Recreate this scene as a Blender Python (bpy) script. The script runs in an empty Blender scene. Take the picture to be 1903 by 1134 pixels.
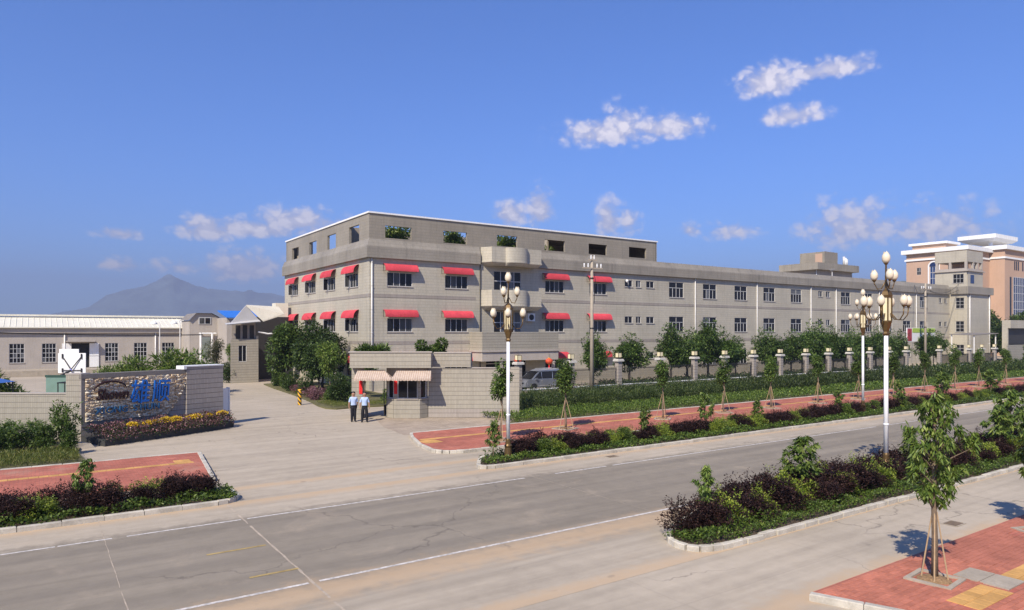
import bpy, bmesh, math, random
import numpy as np
from mathutils import Vector, Matrix
R = math.radians
sc = bpy.context.scene
C = sc.collection

# ------------------------------------------------------------------ camera
CAM_H, YAW = 5.3, R(55.522)
cam_d = bpy.data.cameras.new('camera'); cam = bpy.data.objects.new('camera', cam_d); C.objects.link(cam)
cam.location = (0, 0, CAM_H); cam.rotation_euler = (R(90), 0, YAW - R(90))
cam_d.sensor_width = 36; cam_d.lens = 1290 / 1903 * 36; cam_d.shift_y = 50 / 1903
cam_d.clip_start = 0.1; cam_d.clip_end = 30000
sc.camera = cam

# ------------------------------------------------------------------ light
SUN_EL, SUN_AZ = 43.0, 31.0            # light travels towards azimuth 30 deg (from +X to +Y)
sun_d = bpy.data.lights.new('sun', 'SUN'); sun = bpy.data.objects.new('sun', sun_d); C.objects.link(sun)
sun_d.energy = 4.9; sun_d.angle = R(0.53); sun_d.color = (1.0, 0.91, 0.78)
_d = Vector((math.cos(R(SUN_AZ)) * math.cos(R(SUN_EL)), math.sin(R(SUN_AZ)) * math.cos(R(SUN_EL)), -math.sin(R(SUN_EL))))
sun.rotation_euler = _d.to_track_quat('-Z', 'Y').to_euler(); sun.location = (-60, -40, 80)

vs = sc.view_settings
vs.view_transform = 'Standard'; vs.look = 'None'; vs.exposure = 0.55; vs.gamma = 1.0; vs.use_curve_mapping = False
sc.cycles.use_denoising = True
sc.cycles.max_bounces = 6; sc.cycles.transparent_max_bounces = 12; sc.cycles.volume_bounces = 0
sc.cycles.diffuse_bounces = 3; sc.cycles.glossy_bounces = 3

class NT:
    """tiny node helper"""
    def __init__(s, tree): s.t = tree; s.n = tree.nodes; s.l = tree.links
    def put(s, sock, val):
        if isinstance(val, bpy.types.NodeSocket): s.l.new(val, sock)
        elif val is not None:
            try: sock.default_value = val
            except Exception: sock.default_value = (*val, 1.0)
    def m(s, op, a, b=None, c=None, clamp=False):
        x = s.n.new('ShaderNodeMath'); x.operation = op; x.use_clamp = clamp
        s.put(x.inputs[0], a)
        if b is not None: s.put(x.inputs[1], b)
        if c is not None: s.put(x.inputs[2], c)
        return x.outputs[0]
    def vm(s, op, a, b=None):
        x = s.n.new('ShaderNodeVectorMath'); x.operation = op; s.put(x.inputs[0], a)
        if b is not None: s.put(x.inputs[1], b)
        return x.outputs[0]
    def xyz(s, v):
        x = s.n.new('ShaderNodeSeparateXYZ'); s.l.new(v, x.inputs[0]); return x.outputs
    def vec(s, x, y, z=0.0):
        c = s.n.new('ShaderNodeCombineXYZ'); s.put(c.inputs[0], x); s.put(c.inputs[1], y); s.put(c.inputs[2], z); return c.outputs[0]
    def noise(s, v, scale, detail=4, rough=.55, dist=0.0):
        x = s.n.new('ShaderNodeTexNoise'); s.l.new(v, x.inputs['Vector'])
        x.inputs['Scale'].default_value = scale; x.inputs['Detail'].default_value = detail
        x.inputs['Roughness'].default_value = rough; x.inputs['Distortion'].default_value = dist
        return x.outputs['Fac']
    def ramp(s, f, stops):
        x = s.n.new('ShaderNodeValToRGB'); s.put(x.inputs[0], f); cr = x.color_ramp
        while len(cr.elements) < len(stops): cr.elements.new(0.5)
        for e, (p, c) in zip(cr.elements, stops):
            e.position = p; e.color = (c, c, c, 1) if isinstance(c, (int, float)) else (*c, 1)
        return x.outputs[0]
    def sm(s, f, a, b, lo=0.0, hi=1.0):
        x = s.n.new('ShaderNodeMapRange'); x.interpolation_type = 'SMOOTHSTEP'; s.put(x.inputs[0], f)
        for i, q in enumerate((a, b, lo, hi)): s.put(x.inputs[i + 1], q)
        return x.outputs[0]
    def mix(s, f, a, b, mode='MIX'):
        x = s.n.new('ShaderNodeMix'); x.data_type = 'RGBA'; x.blend_type = mode
        s.put(x.inputs[0], f); s.put(x.inputs[6], a); s.put(x.inputs[7], b); return x.outputs[2]
    def mul(s, a, b): return s.mix(1.0, a, b, 'MULTIPLY')

# ------------------------------------------------------------------ sky with scattered cumulus
w = bpy.data.worlds.new('World'); sc.world = w; w.use_nodes = True
q = NT(w.node_tree); q.n.clear()
sky = q.n.new('ShaderNodeTexSky'); sky.sky_type = 'NISHITA'; sky.sun_disc = False
sky.sun_elevation = R(SUN_EL); sky.sun_rotation = R(240); sky.altitude = 0
sky.air_density = 1.0; sky.dust_density = 0.3; sky.ozone_density = 8.0
tc = q.n.new('ShaderNodeTexCoord')
dx, dy, dz = q.xyz(tc.outputs['Generated'])
az = q.m('MULTIPLY', q.m('ARCTAN2', dy, dx), 57.29578)
el = q.m('MULTIPLY', q.m('ARCSINE', dz), 57.29578)
aev = q.vec(az, q.m('MULTIPLY', el, 1.25), 0.0)
def vor(v, sc_):
    x = q.n.new('ShaderNodeTexVoronoi'); x.voronoi_dimensions = '2D'; x.feature = 'SMOOTH_F1'; q.l.new(v, x.inputs['Vector']); x.inputs['Scale'].default_value = sc_; x.inputs['Smoothness'].default_value = .35
    return q.m('SUBTRACT', 1.0, x.outputs['Distance'])
def billow(v):
    """heaped, rounded cloud edges at four sizes plus a little wispy noise"""
    nz = q.m('MULTIPLY', q.m('SUBTRACT', q.noise(v, .8, 4), .5), 1.1); wv = q.vm('ADD', v, q.vec(nz, nz, 0.0))
    r = q.m('MULTIPLY', vor(wv, .55), .38); r = q.m('ADD', r, q.m('MULTIPLY', vor(wv, 1.25), .26)); r = q.m('ADD', r, q.m('MULTIPLY', vor(wv, 2.9), .10));     return q.m('ADD', r, q.m('MULTIPLY', q.noise(v, .9, 7, .58), .27))
n1 = billow(aev)
# azimuth, elevation, half width, half height, strength (degrees)
CLOUDS = [(85.0, 7.0, 1.5, .62, .95), (84.9, 4.75, 1.35, .62, .75), (79.2, 7.6, 2.2, 1.2, 1.15), (76.0, 7.8, 4.6, .95, 1.0), (72.6, 8.5, 3.6, 1.25, 1.1),
          (76.7, 4.8, 3.2, 1.5, 1.1), (55.6, 9.5, 1.5, 1.25, 1.15), (53.2, 9.8, 1.15, 2.0, 1.15), (47.6, 9.0, 1.05, 1.9, 1.15), (46.0, 8.8, 1.0, 1.4, .7), (41.2, 8.0, .9, .65, .75), (37.9, 7.8, 1.9, .9, .6),
          (29.5, 7.6, 3.6, 2.2, .85), (24.4, 7.3, 3.6, 1.8, .75), (47.8, 15.7, 3.9, 1.35, .95), (46.4, 16.1, 2.0, 1.9, .8), (43.2, 15.9, 3.6, 1.2, .9),
          (35.2, 18.5, 2.5, 1.45, 1.1), (31.2, 18.9, 3.6, .85, 1.05), (33.6, 16.0, 2.4, .95, 1.0), (81.4, 4.8, 1.6, .7, .5),
          (118, 9, 9, 2.2, .9), (150, 13, 7, 1.8, .9), (-4, 9, 8, 2.2, .9), (-45, 11, 8, 2, .8), (-100, 9, 9, 2.2, .9)]
dens = None; topn = None
for a0, e0, sa, se, st in CLOUDS:
    u = q.m('DIVIDE', q.m('SUBTRACT', az, a0), sa)
    v = q.m('DIVIDE', q.m('SUBTRACT', el, e0), se); v0 = v
    v = q.m('MAXIMUM', v, q.m('MULTIPLY', v, -1.6))
    r2 = q.m('ADD', q.m('MULTIPLY', u, u), q.m('MULTIPLY', v, v))
    g = q.m('MULTIPLY', q.m('SUBTRACT', 1.18, q.m('SQRT', r2)), st)
    hh = q.m('ADD', v0, q.m('MULTIPLY', r2, -4.0)); topn = hh if topn is None else q.m('MAXIMUM', topn, hh)
    dens = g if dens is None else q.m('MAXIMUM', dens, g)
dens = q.m('MAXIMUM', dens, -1.0)
d1 = q.m('ADD', dens, q.m('MULTIPLY', q.m('SUBTRACT', n1, 0.57), 2.1))
alpha = q.m('MULTIPLY', q.sm(d1, -.18, .92), q.sm(dens, -.42, .15))
alpha = q.m('MULTIPLY', alpha, .84)
lit = q.m('ADD', q.sm(n1, .50, .68, 0, .65), q.sm(topn, -.5, .6, 0, .5), None, True)
ccol = q.mix(lit, (4.0, 3.9, 4.8, 1), (7.6, 6.9, 6.8, 1))
skyc = q.mul(sky.outputs[0], (0.53, 0.745, 1.10, 1))
col = q.mix(alpha, skyc, ccol)
bg = q.n.new('ShaderNodeBackground'); q.l.new(col, bg.inputs[0]); bg.inputs[1].default_value = 0.122
w.cycles.sampling_method = 'MANUAL'; w.cycles.sample_map_resolution = 256
wo = q.n.new('ShaderNodeOutputWorld'); q.l.new(bg.outputs[0], wo.inputs[0])

# ------------------------------------------------------------------ helpers
MATS = {}
def new_mat(name):
    m = bpy.data.materials.new(name); m.use_nodes = True; t = NT(m.node_tree)
    b = m.node_tree.nodes['Principled BSDF']; MATS[name] = m
    return m, t, b
def pm(name, col, rough=.75, var=.12, scale=3.0, bump=0.0, bscale=40, spec=.35, metal=0.0, streak=0.0, rand=0.0, world=False):
    """plain procedural paint / metal / plaster with blotches, grain and optional rain streaks"""
    m, t, b = new_mat(name)
    tcn = t.n.new('ShaderNodeTexCoord'); o = t.n.new('ShaderNodeNewGeometry').outputs['Position'] if world else tcn.outputs['Object']
    f = t.m('ADD', t.m('MULTIPLY', t.noise(o, scale, 5), .7), t.m('MULTIPLY', t.noise(o, scale * 9, 3), .3))
    k = t.sm(f, .3, .7, 1 - var, 1 + var)
    c = t.mul((*col, 1), t.vec(k, k, k))
    if streak:
        ss = t.noise(t.vm('MULTIPLY', o, (6, 6, .35)), 1.5, 5)
        kk = t.sm(ss, .48, .72, 1, 1 - streak); c = t.mul(c, t.vec(kk, kk, kk))
    if rand:
        oi = t.n.new('ShaderNodeObjectInfo'); kr = t.m('ADD', 1 - rand, t.m('MULTIPLY', oi.outputs['Random'], 2 * rand))
        c = t.mul(c, t.vec(kr, kr, kr))
    t.put(b.inputs['Base Color'], c); b.inputs['Roughness'].default_value = rough
    b.inputs['Metallic'].default_value = metal; b.inputs['Specular IOR Level'].default_value = spec
    if bump:
        bp = t.n.new('ShaderNodeBump'); bp.inputs['Strength'].default_value = bump; bp.inputs['Distance'].default_value = .02
        t.l.new(t.noise(o, bscale, 4), bp.inputs['Height']); t.l.new(bp.outputs[0], b.inputs['Normal'])
    return m
def tile_mat(name, col, joint, bw=.09, bh=.27, jh=.05, jv=.06, stain=.16, vmix=.35, rough=.5):
    """small upright facade tiles in courses: joints, tile to tile shade, grime"""
    m, t, b = new_mat(name)
    tcn = t.n.new('ShaderNodeTexCoord'); o = tcn.outputs['Object']; x, y, z = t.xyz(o); nx, ny, nz = t.xyz(tcn.outputs['Normal'])
    u = t.m('ADD', t.m('MULTIPLY', x, t.m('ABSOLUTE', ny)), t.m('MULTIPLY', y, t.m('ABSOLUTE', nx)))
    us, zs = t.m('DIVIDE', u, bw), t.m('DIVIDE', z, bh)
    fh, fv = t.m('FRACT', zs), t.m('FRACT', us)
    jhm = t.m('LESS_THAN', fh, jh); jvm = t.m('MULTIPLY', t.m('LESS_THAN', fv, jv), vmix)
    wn = t.n.new('ShaderNodeTexWhiteNoise'); wn.noise_dimensions = '2D'
    t.l.new(t.vec(t.m('FLOOR', us), t.m('FLOOR', zs)), wn.inputs['Vector'])
    wr = t.n.new('ShaderNodeTexWhiteNoise'); wr.noise_dimensions = '1D'; t.l.new(t.m('FLOOR', zs), wr.inputs['W'])
    kv = t.m('ADD', .93, t.m('MULTIPLY', wn.outputs[0], .10)); kv = t.m('ADD', kv, t.m('MULTIPLY', wr.outputs[0], .05))
    big = t.noise(o, .22, 5); kb = t.sm(big, .3, .7, 1 - stain * .6, 1 + stain * .4)
    st = t.noise(t.vm('MULTIPLY', o, (2.4, 2.4, .12)), 1.0, 7, .65); ks = t.sm(st, .47, .75, 1, 1 - stain)
    kk = t.m('MULTIPLY', t.m('MULTIPLY', kv, kb), ks)
    c = t.mul((*col, 1), t.vec(kk, kk, kk))
    j = t.m('MAXIMUM', jhm, jvm); c = t.mix(j, c, (*joint, 1))
    t.put(b.inputs['Base Color'], c); b.inputs['Roughness'].default_value = rough; b.inputs['Specular IOR Level'].default_value = .35
    bp = t.n.new('ShaderNodeBump'); bp.inputs['Strength'].default_value = .5; bp.inputs['Distance'].default_value = .01
    t.l.new(t.m('SUBTRACT', 1.0, j), bp.inputs['Height']); t.l.new(bp.outputs[0], b.inputs['Normal'])
    return m
def leaf_mat(name, c1, c2, c3=None, trans=.28, rough=.45, spec=.3):
    m, t, b = new_mat(name)
    g = t.n.new('ShaderNodeNewGeometry'); oi = t.n.new('ShaderNodeObjectInfo')
    stops = [(0, c1), (.75, c2), (1, c3 or c2)]
    c = t.ramp(g.outputs['Random Per Island'], stops)
    k = t.m('ADD', .8, t.m('MULTIPLY', oi.outputs['Random'], .4)); c = t.mul(c, t.vec(k, k, k))
    t.put(b.inputs['Base Color'], c); b.inputs['Roughness'].default_value = rough; b.inputs['Specular IOR Level'].default_value = spec
    tr = t.n.new('ShaderNodeBsdfTranslucent'); t.l.new(t.mul(c, (1.25, 1.3, .7, 1)), tr.inputs[0])
    mx = t.n.new('ShaderNodeMixShader'); mx.inputs[0].default_value = trans
    t.l.new(b.outputs[0], mx.inputs[1]); t.l.new(tr.outputs[0], mx.inputs[2])
    t.l.new(mx.outputs[0], t.n['Material Output'].inputs[0])
    return m
def glass_mat(name, dark=(.012, .013, .016), curtain=(.30, .31, .32), share=.3):
    """window glass seen from outside: near black room, now and then a pale curtain, mirror-like surface"""
    m, t, b = new_mat(name)
    oi = t.n.new('ShaderNodeObjectInfo'); tcn = t.n.new('ShaderNodeTexCoord'); o = tcn.outputs['Object']
    fold = t.noise(t.vm('MULTIPLY', o, (14, 14, .4)), 1.2, 3)
    cur = t.mul((*curtain, 1), t.ramp(fold, [(.35, .35), (.65, 1.0)]))
    has = t.m('LESS_THAN', oi.outputs['Random'], share)
    t.put(b.inputs['Base Color'], t.mix(t.m('MULTIPLY', has, .55), (*dark, 1), cur))
    b.inputs['Roughness'].default_value = .06; b.inputs['Specular IOR Level'].default_value = .35
    return m

class MB:
    """collects faces; build() links them as one mesh object"""
    def __init__(s): s.v = []; s.f = []; s.mi = []; s.cur = 0
    def add(s, vs_, fs):
        n = len(s.v); s.v += [tuple(p) for p in vs_]; s.f += [tuple(n + i for i in f) for f in fs]; s.mi += [s.cur] * len(fs); return s
    def box(s, x0, x1, y0, y1, z0, z1):
        x0, x1 = min(x0, x1), max(x0, x1); y0, y1 = min(y0, y1), max(y0, y1)
        return s.add([(x0, y0, z0), (x1, y0, z0), (x1, y1, z0), (x0, y1, z0), (x0, y0, z1), (x1, y0, z1), (x1, y1, z1), (x0, y1, z1)],
                     [(0, 3, 2, 1), (4, 5, 6, 7), (0, 1, 5, 4), (1, 2, 6, 5), (2, 3, 7, 6), (3, 0, 4, 7)])
    def fbox(s, fr, u0, u1, d0, d1, z0, z1):
        p = [fr(u, d, z) for z in (z0, z1) for u, d in ((u0, d0), (u1, d0), (u1, d1), (u0, d1))]
        return s.add(p, [(0, 3, 2, 1), (4, 5, 6, 7), (0, 1, 5, 4), (1, 2, 6, 5), (2, 3, 7, 6), (3, 0, 4, 7)])
    def quad(s, *p): return s.add(p, [tuple(range(len(p)))])
    def prism(s, poly, z0, z1):
        n = len(poly); a = sum(poly[i][0] * poly[(i + 1) % n][1] - poly[(i + 1) % n][0] * poly[i][1] for i in range(n))
        if a < 0: poly = poly[::-1]
        return s.add([(x, y, z0) for x, y in poly] + [(x, y, z1) for x, y in poly],
                     [tuple(range(n - 1, -1, -1)), tuple(range(n, 2 * n))] + [(i, (i + 1) % n, n + (i + 1) % n, n + i) for i in range(n)])
    def path(s, pts, rad, n=8, caps=True):
        pts = [Vector(p) for p in pts]; rings = []
        if not hasattr(rad, '__len__'): rad = [rad] * len(pts)
        for i, p in enumerate(pts):
            t = (pts[min(i + 1, len(pts) - 1)] - pts[max(i - 1, 0)]).normalized()
            a = t.cross(Vector((0, 0, 1)) if abs(t.z) < .9 else Vector((1, 0, 0))).normalized(); b = t.cross(a)
            rings.append([p + (a * math.cos(k * 2 * math.pi / n) + b * math.sin(k * 2 * math.pi / n)) * rad[i] for k in range(n)])
        vs_ = [p for r in rings for p in r]; fs = []
        for i in range(len(pts) - 1):
            for k in range(n): fs.append((i * n + k, (i + 1) * n + k, (i + 1) * n + (k + 1) % n, i * n + (k + 1) % n))
        if caps: fs += [tuple(range(n)), tuple(len(vs_) - 1 - k for k in range(n))]
        return s.add(vs_, fs)
    def tube(s, a, b, r0, r1=None, n=8): return s.path([a, b], [r0, r0 if r1 is None else r1], n)
    def lathe(s, prof, n=16, c=(0, 0, 0), ph=0.0):
        vs_ = [(c[0] + r * math.cos(2 * math.pi * k / n + ph), c[1] + r * math.sin(2 * math.pi * k / n + ph), c[2] + z) for r, z in prof for k in range(n)]
        fs = [(i * n + k, i * n + (k + 1) % n, (i + 1) * n + (k + 1) % n, (i + 1) * n + k) for i in range(len(prof) - 1) for k in range(n)]
        fs += [tuple(range(n - 1, -1, -1)), tuple((len(prof) - 1) * n + k for k in range(n))]
        return s.add(vs_, fs)
    def mesh(s, name, mat, smooth=False, org=None):
        me = bpy.data.meshes.new(name)
        v = s.v if org is None else [(a - org[0], b - org[1], c - org[2]) for a, b, c in s.v]
        me.from_pydata(v, [], s.f)
        for m in (mat if isinstance(mat, (list, tuple)) else [mat]): me.materials.append(m)
        if any(s.mi): me.polygons.foreach_set('material_index', s.mi)
        if smooth: me.polygons.foreach_set('use_smooth', [True] * len(me.polygons))
        me.update(); return me
    def build(s, name, mat, parent=None, smooth=False, rel=True):
        org = ORG.get(root_of(parent)) if (parent is not None and rel) else None
        me = s.mesh(name, mat, smooth, org); return put(name, me, parent)
ORG = {}
def root_of(o):
    while o is not None and o.parent is not None: o = o.parent
    return None if o is None else o.name
def put(name, me, parent=None, loc=(0, 0, 0), rot=(0, 0, 0), scale=(1, 1, 1)):
    o = bpy.data.objects.new(name, me); C.objects.link(o); o.parent = parent
    o.location = loc; o.rotation_euler = rot; o.scale = scale; return o
def tag(o, label=None, cat=None, group=None, kind=None):
    if label: o['label'] = label
    if cat: o['category'] = cat
    if group: o['group'] = group
    if kind: o['kind'] = kind
    return o
def thing(name, label, cat, loc=(0, 0, 0), rz=0.0, group=None, scale=1.0, world=False):
    """an Empty at the thing's base; world=True: parts are given in world coordinates"""
    o = put(name, None, None, loc, (0, 0, rz), (scale,) * 3 if not hasattr(scale, '__len__') else scale)
    o.empty_display_size = .3
    if world: ORG[o.name] = tuple(loc)
    return tag(o, label, cat, group)
def struct(o, label=None): return tag(o, label, None, None, 'structure')
def copy_tree(o, parent=None):
    c = o.copy(); C.objects.link(c); c.parent = parent
    for ch in o.children: copy_tree(ch, c)
    return c
def np_mesh(name, V, F, mat, smooth=False):
    me = bpy.data.meshes.new(name); V = np.asarray(V, np.float32); F = np.asarray(F, np.int32); n, k = F.shape
    me.vertices.add(len(V)); me.vertices.foreach_set('co', V.ravel())
    me.loops.add(n * k); me.loops.foreach_set('vertex_index', F.ravel())
    me.polygons.add(n); me.polygons.foreach_set('loop_start', np.arange(0, n * k, k, dtype=np.int32))
    me.update(calc_edges=True); me.validate()
    for m in (mat if isinstance(mat, (list, tuple)) else [mat]): me.materials.append(m)
    if smooth: me.polygons.foreach_set('use_smooth', [True] * n)
    return me
def FRONT(Y): return lambda u, d, z: (u, Y + d, z)          # face looking to -Y, d goes inwards
def LEFT(X): return lambda u, d, z: (X + d, u, z)           # face looking to -X
def SIDE(X): return lambda u, d, z: (X - d, u, z)           # face looking to +X
def wall_openings(fr, u0, u1, z0, z1, ops, rec=.14):
    """wall face with real openings and their reveals"""
    mb = MB()
    us = sorted({u0, u1, *[o[0] for o in ops], *[o[1] for o in ops]}); zs = sorted({z0, z1, *[o[2] for o in ops], *[o[3] for o in ops]})
    us = [u for u in us if u0 <= u <= u1]; zs = [z for z in zs if z0 <= z <= z1]
    for i in range(len(us) - 1):
        run = None
        for j in range(len(zs)):
            inside = True
            if j < len(zs) - 1:
                cu, cz = (us[i] + us[i + 1]) / 2, (zs[j] + zs[j + 1]) / 2
                inside = any(o[0] < cu < o[1] and o[2] < cz < o[3] for o in ops)
            if not inside and run is None: run = zs[j]
            if inside and run is not None:
                mb.quad(fr(us[i], 0, run), fr(us[i + 1], 0, run), fr(us[i + 1], 0, zs[j]), fr(us[i], 0, zs[j])); run = None
    for a, b, c, d in [o[:4] for o in ops]:
        for p, r in (((a, c), (a, d)), ((a, d), (b, d)), ((b, d), (b, c)), ((b, c), (a, c))):
            mb.quad(fr(p[0], 0, p[1]), fr(r[0], 0, r[1]), fr(r[0], rec, r[1]), fr(p[0], rec, p[1]))
    return mb

# ------------------------------------------------------------------ materials
M_tile = tile_mat('facade_tile', (.462, .420, .330), (.275, .245, .190), stain=.15)
M_tile_d = tile_mat('facade_tile_band', (.335, .295, .25), (.21, .185, .155), stain=.2)
M_tile_f = tile_mat('fascia_tile', (.285, .255, .205), (.18, .16, .128), stain=.28)
M_tile_p = tile_mat('screen_wall_tile', (.29, .256, .20), (.18, .16, .125), stain=.2)
M_tile_g = tile_mat('gate_wall_tile', (.355, .322, .255), (.11, .096, .08), jh=.075, jv=.10, vmix=.5, stain=.10)
M_tile_s = tile_mat('sign_wall_tile', (.36, .315, .27), (.095, .082, .07), jh=.08, jv=.10, vmix=.5, stain=.12)
M_plaster = pm('grey_plaster', (.40, .355, .305), .85, .08, .6, streak=.1)
M_beam = pm('dark_cement_render', (.20, .18, .16), .85, .1, 1.5, bump=.2)
M_white = pm('white_paint', (.80, .79, .76), .55, .05, 1.5, streak=.08)
M_offwhite = pm('cream_sheet', (.70, .66, .54), .6, .06, .8, streak=.1)
M_pipe = pm('white_plastic_pipe', (.72, .70, .66), .45, .06, 2)
M_frame = pm('aluminium_frame', (.55, .54, .52), .4, .05, 4, spec=.5)
M_glass = glass_mat('window_glass', share=.12); M_glass_c = glass_mat('curtained_glass', curtain=(.15, .15, .145), share=.35)
M_glass_b = glass_mat('blue_glass', (.02, .035, .10), (.05, .10, .25), .5)
M_awn = pm('red_awning_fabric', (.56, .062, .078), .75, .16, 1.3, streak=.18, spec=.2, world=True, rand=.14)
M_steel = pm('dark_steel', (.045, .043, .042), .5, .15, 6, metal=.3)
M_iron = pm('black_fence_iron', (.020, .020, .021), .5, .1, 8)
M_concrete_d = pm('weathered_concrete', (.37, .315, .24), .9, .14, 2, bump=.3, streak=.12)
M_kerb = pm('kerb_stone', (.46, .42, .345), .85, .24, 2.2, bump=.35, bscale=60, rand=.08, world=True)
M_soil = pm('planting_soil', (.085, .060, .040), .95, .3, 6, bump=.6, bscale=30)
M_bark = pm('bark', (.17, .125, .085), .9, .25, 12, bump=.6, bscale=50)
M_bark_d = pm('dark_bark', (.07, .055, .042), .9, .25, 12, bump=.6, bscale=50)
M_stake = pm('bamboo_stake', (.40, .28, .16), .7, .15, 8)
M_gold = pm('bronze_paint', (.15, .092, .034), .38, .15, 5, metal=.55, spec=.5)
M_cream = pm('frosted_cream_panel', (.75, .66, .42), .35, .05, 3)
M_shade = pm('milk_glass_shade', (.70, .61, .45), .35, .04, 5)
M_pole = pm('white_gloss_pole', (.86, .86, .85), .3, .03, 2, spec=.5)
M_black = pm('matt_black', (.012, .012, .012), .6, .1, 5)
M_tyre = pm('tyre_rubber', (.02, .02, .02), .85, .15, 10)
M_silver = pm('silver_car_paint', (.42, .45, .50), .28, .03, 2, metal=.55, spec=.6)
M_red = pm('red_paper', (.62, .02, .02), .7, .06, 6)
M_lantern = pm('red_lantern_silk', (.60, .075, .03), .6, .1, 6)
M_yellow = pm('yellow_paint', (.72, .42, .03), .55, .08, 4)
M_pink = pm('pink_plaster', (.50, .335, .235), .85, .05, .2, streak=.06)
M_blue_roof = pm('blue_sheet_roof', (.03, .17, .58), .45, .06, 1)
M_grey_roof = pm('pale_grey_sheet', (.46, .45, .44), .5, .06, .8)
M_hill = pm('far_hillside', (.11, .145, .14), .95, .35, .006)
M_skin = pm('skin', (.36, .20, .13), .55, .05, 20); M_hair = pm('black_hair', (.012, .010, .010), .5, .1, 30)
M_shirt = pm('pale_blue_shirt', (.42, .52, .72), .8, .05, 12); M_trouser = pm('black_trousers', (.012, .012, .016), .85, .1, 12)
M_shoe = pm('black_shoes', (.008, .008, .008), .35, .05, 10)
L_green = leaf_mat('leaf_tree', (.034, .066, .012), (.095, .155, .028), (.20, .26, .06))
L_fresh = leaf_mat('leaf_fresh', (.042, .080, .012), (.120, .175, .030), (.27, .32, .08))
L_dark = leaf_mat('leaf_dark', (.016, .034, .008), (.058, .098, .020), (.14, .19, .05))
L_round = leaf_mat('leaf_clipped_tree', (.020, .046, .010), (.080, .135, .026), (.19, .26, .06))
L_lime = leaf_mat('leaf_lime', (.085, .135, .016), (.24, .31, .035), (.46, .47, .085))
L_purple = leaf_mat('leaf_purple', (.010, .006, .005), (.030, .012, .010), (.085, .045, .034), trans=.12, rough=.6, spec=.18)
L_cover = leaf_mat('leaf_ground_cover', (.032, .062, .009), (.095, .148, .022), (.20, .26, .045))
L_hedge = leaf_mat('leaf_hedge', (.016, .032, .008), (.060, .090, .020), (.15, .18, .05))
L_grass = leaf_mat('grass_blades', (.060, .085, .014), (.14, .165, .032), (.28, .25, .08))
L_pinkfl = leaf_mat('flower_mauve', (.060, .032, .024), (.18, .08, .085), (.55, .31, .32), trans=.2)
L_yelfl = leaf_mat('flower_yellow', (.66, .42, .02), (.85, .62, .04), (.9, .74, .14), trans=.2)
L_magfl = leaf_mat('flower_magenta', (.07, .045, .035), (.20, .085, .10), (.42, .22, .25), trans=.2)

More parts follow.
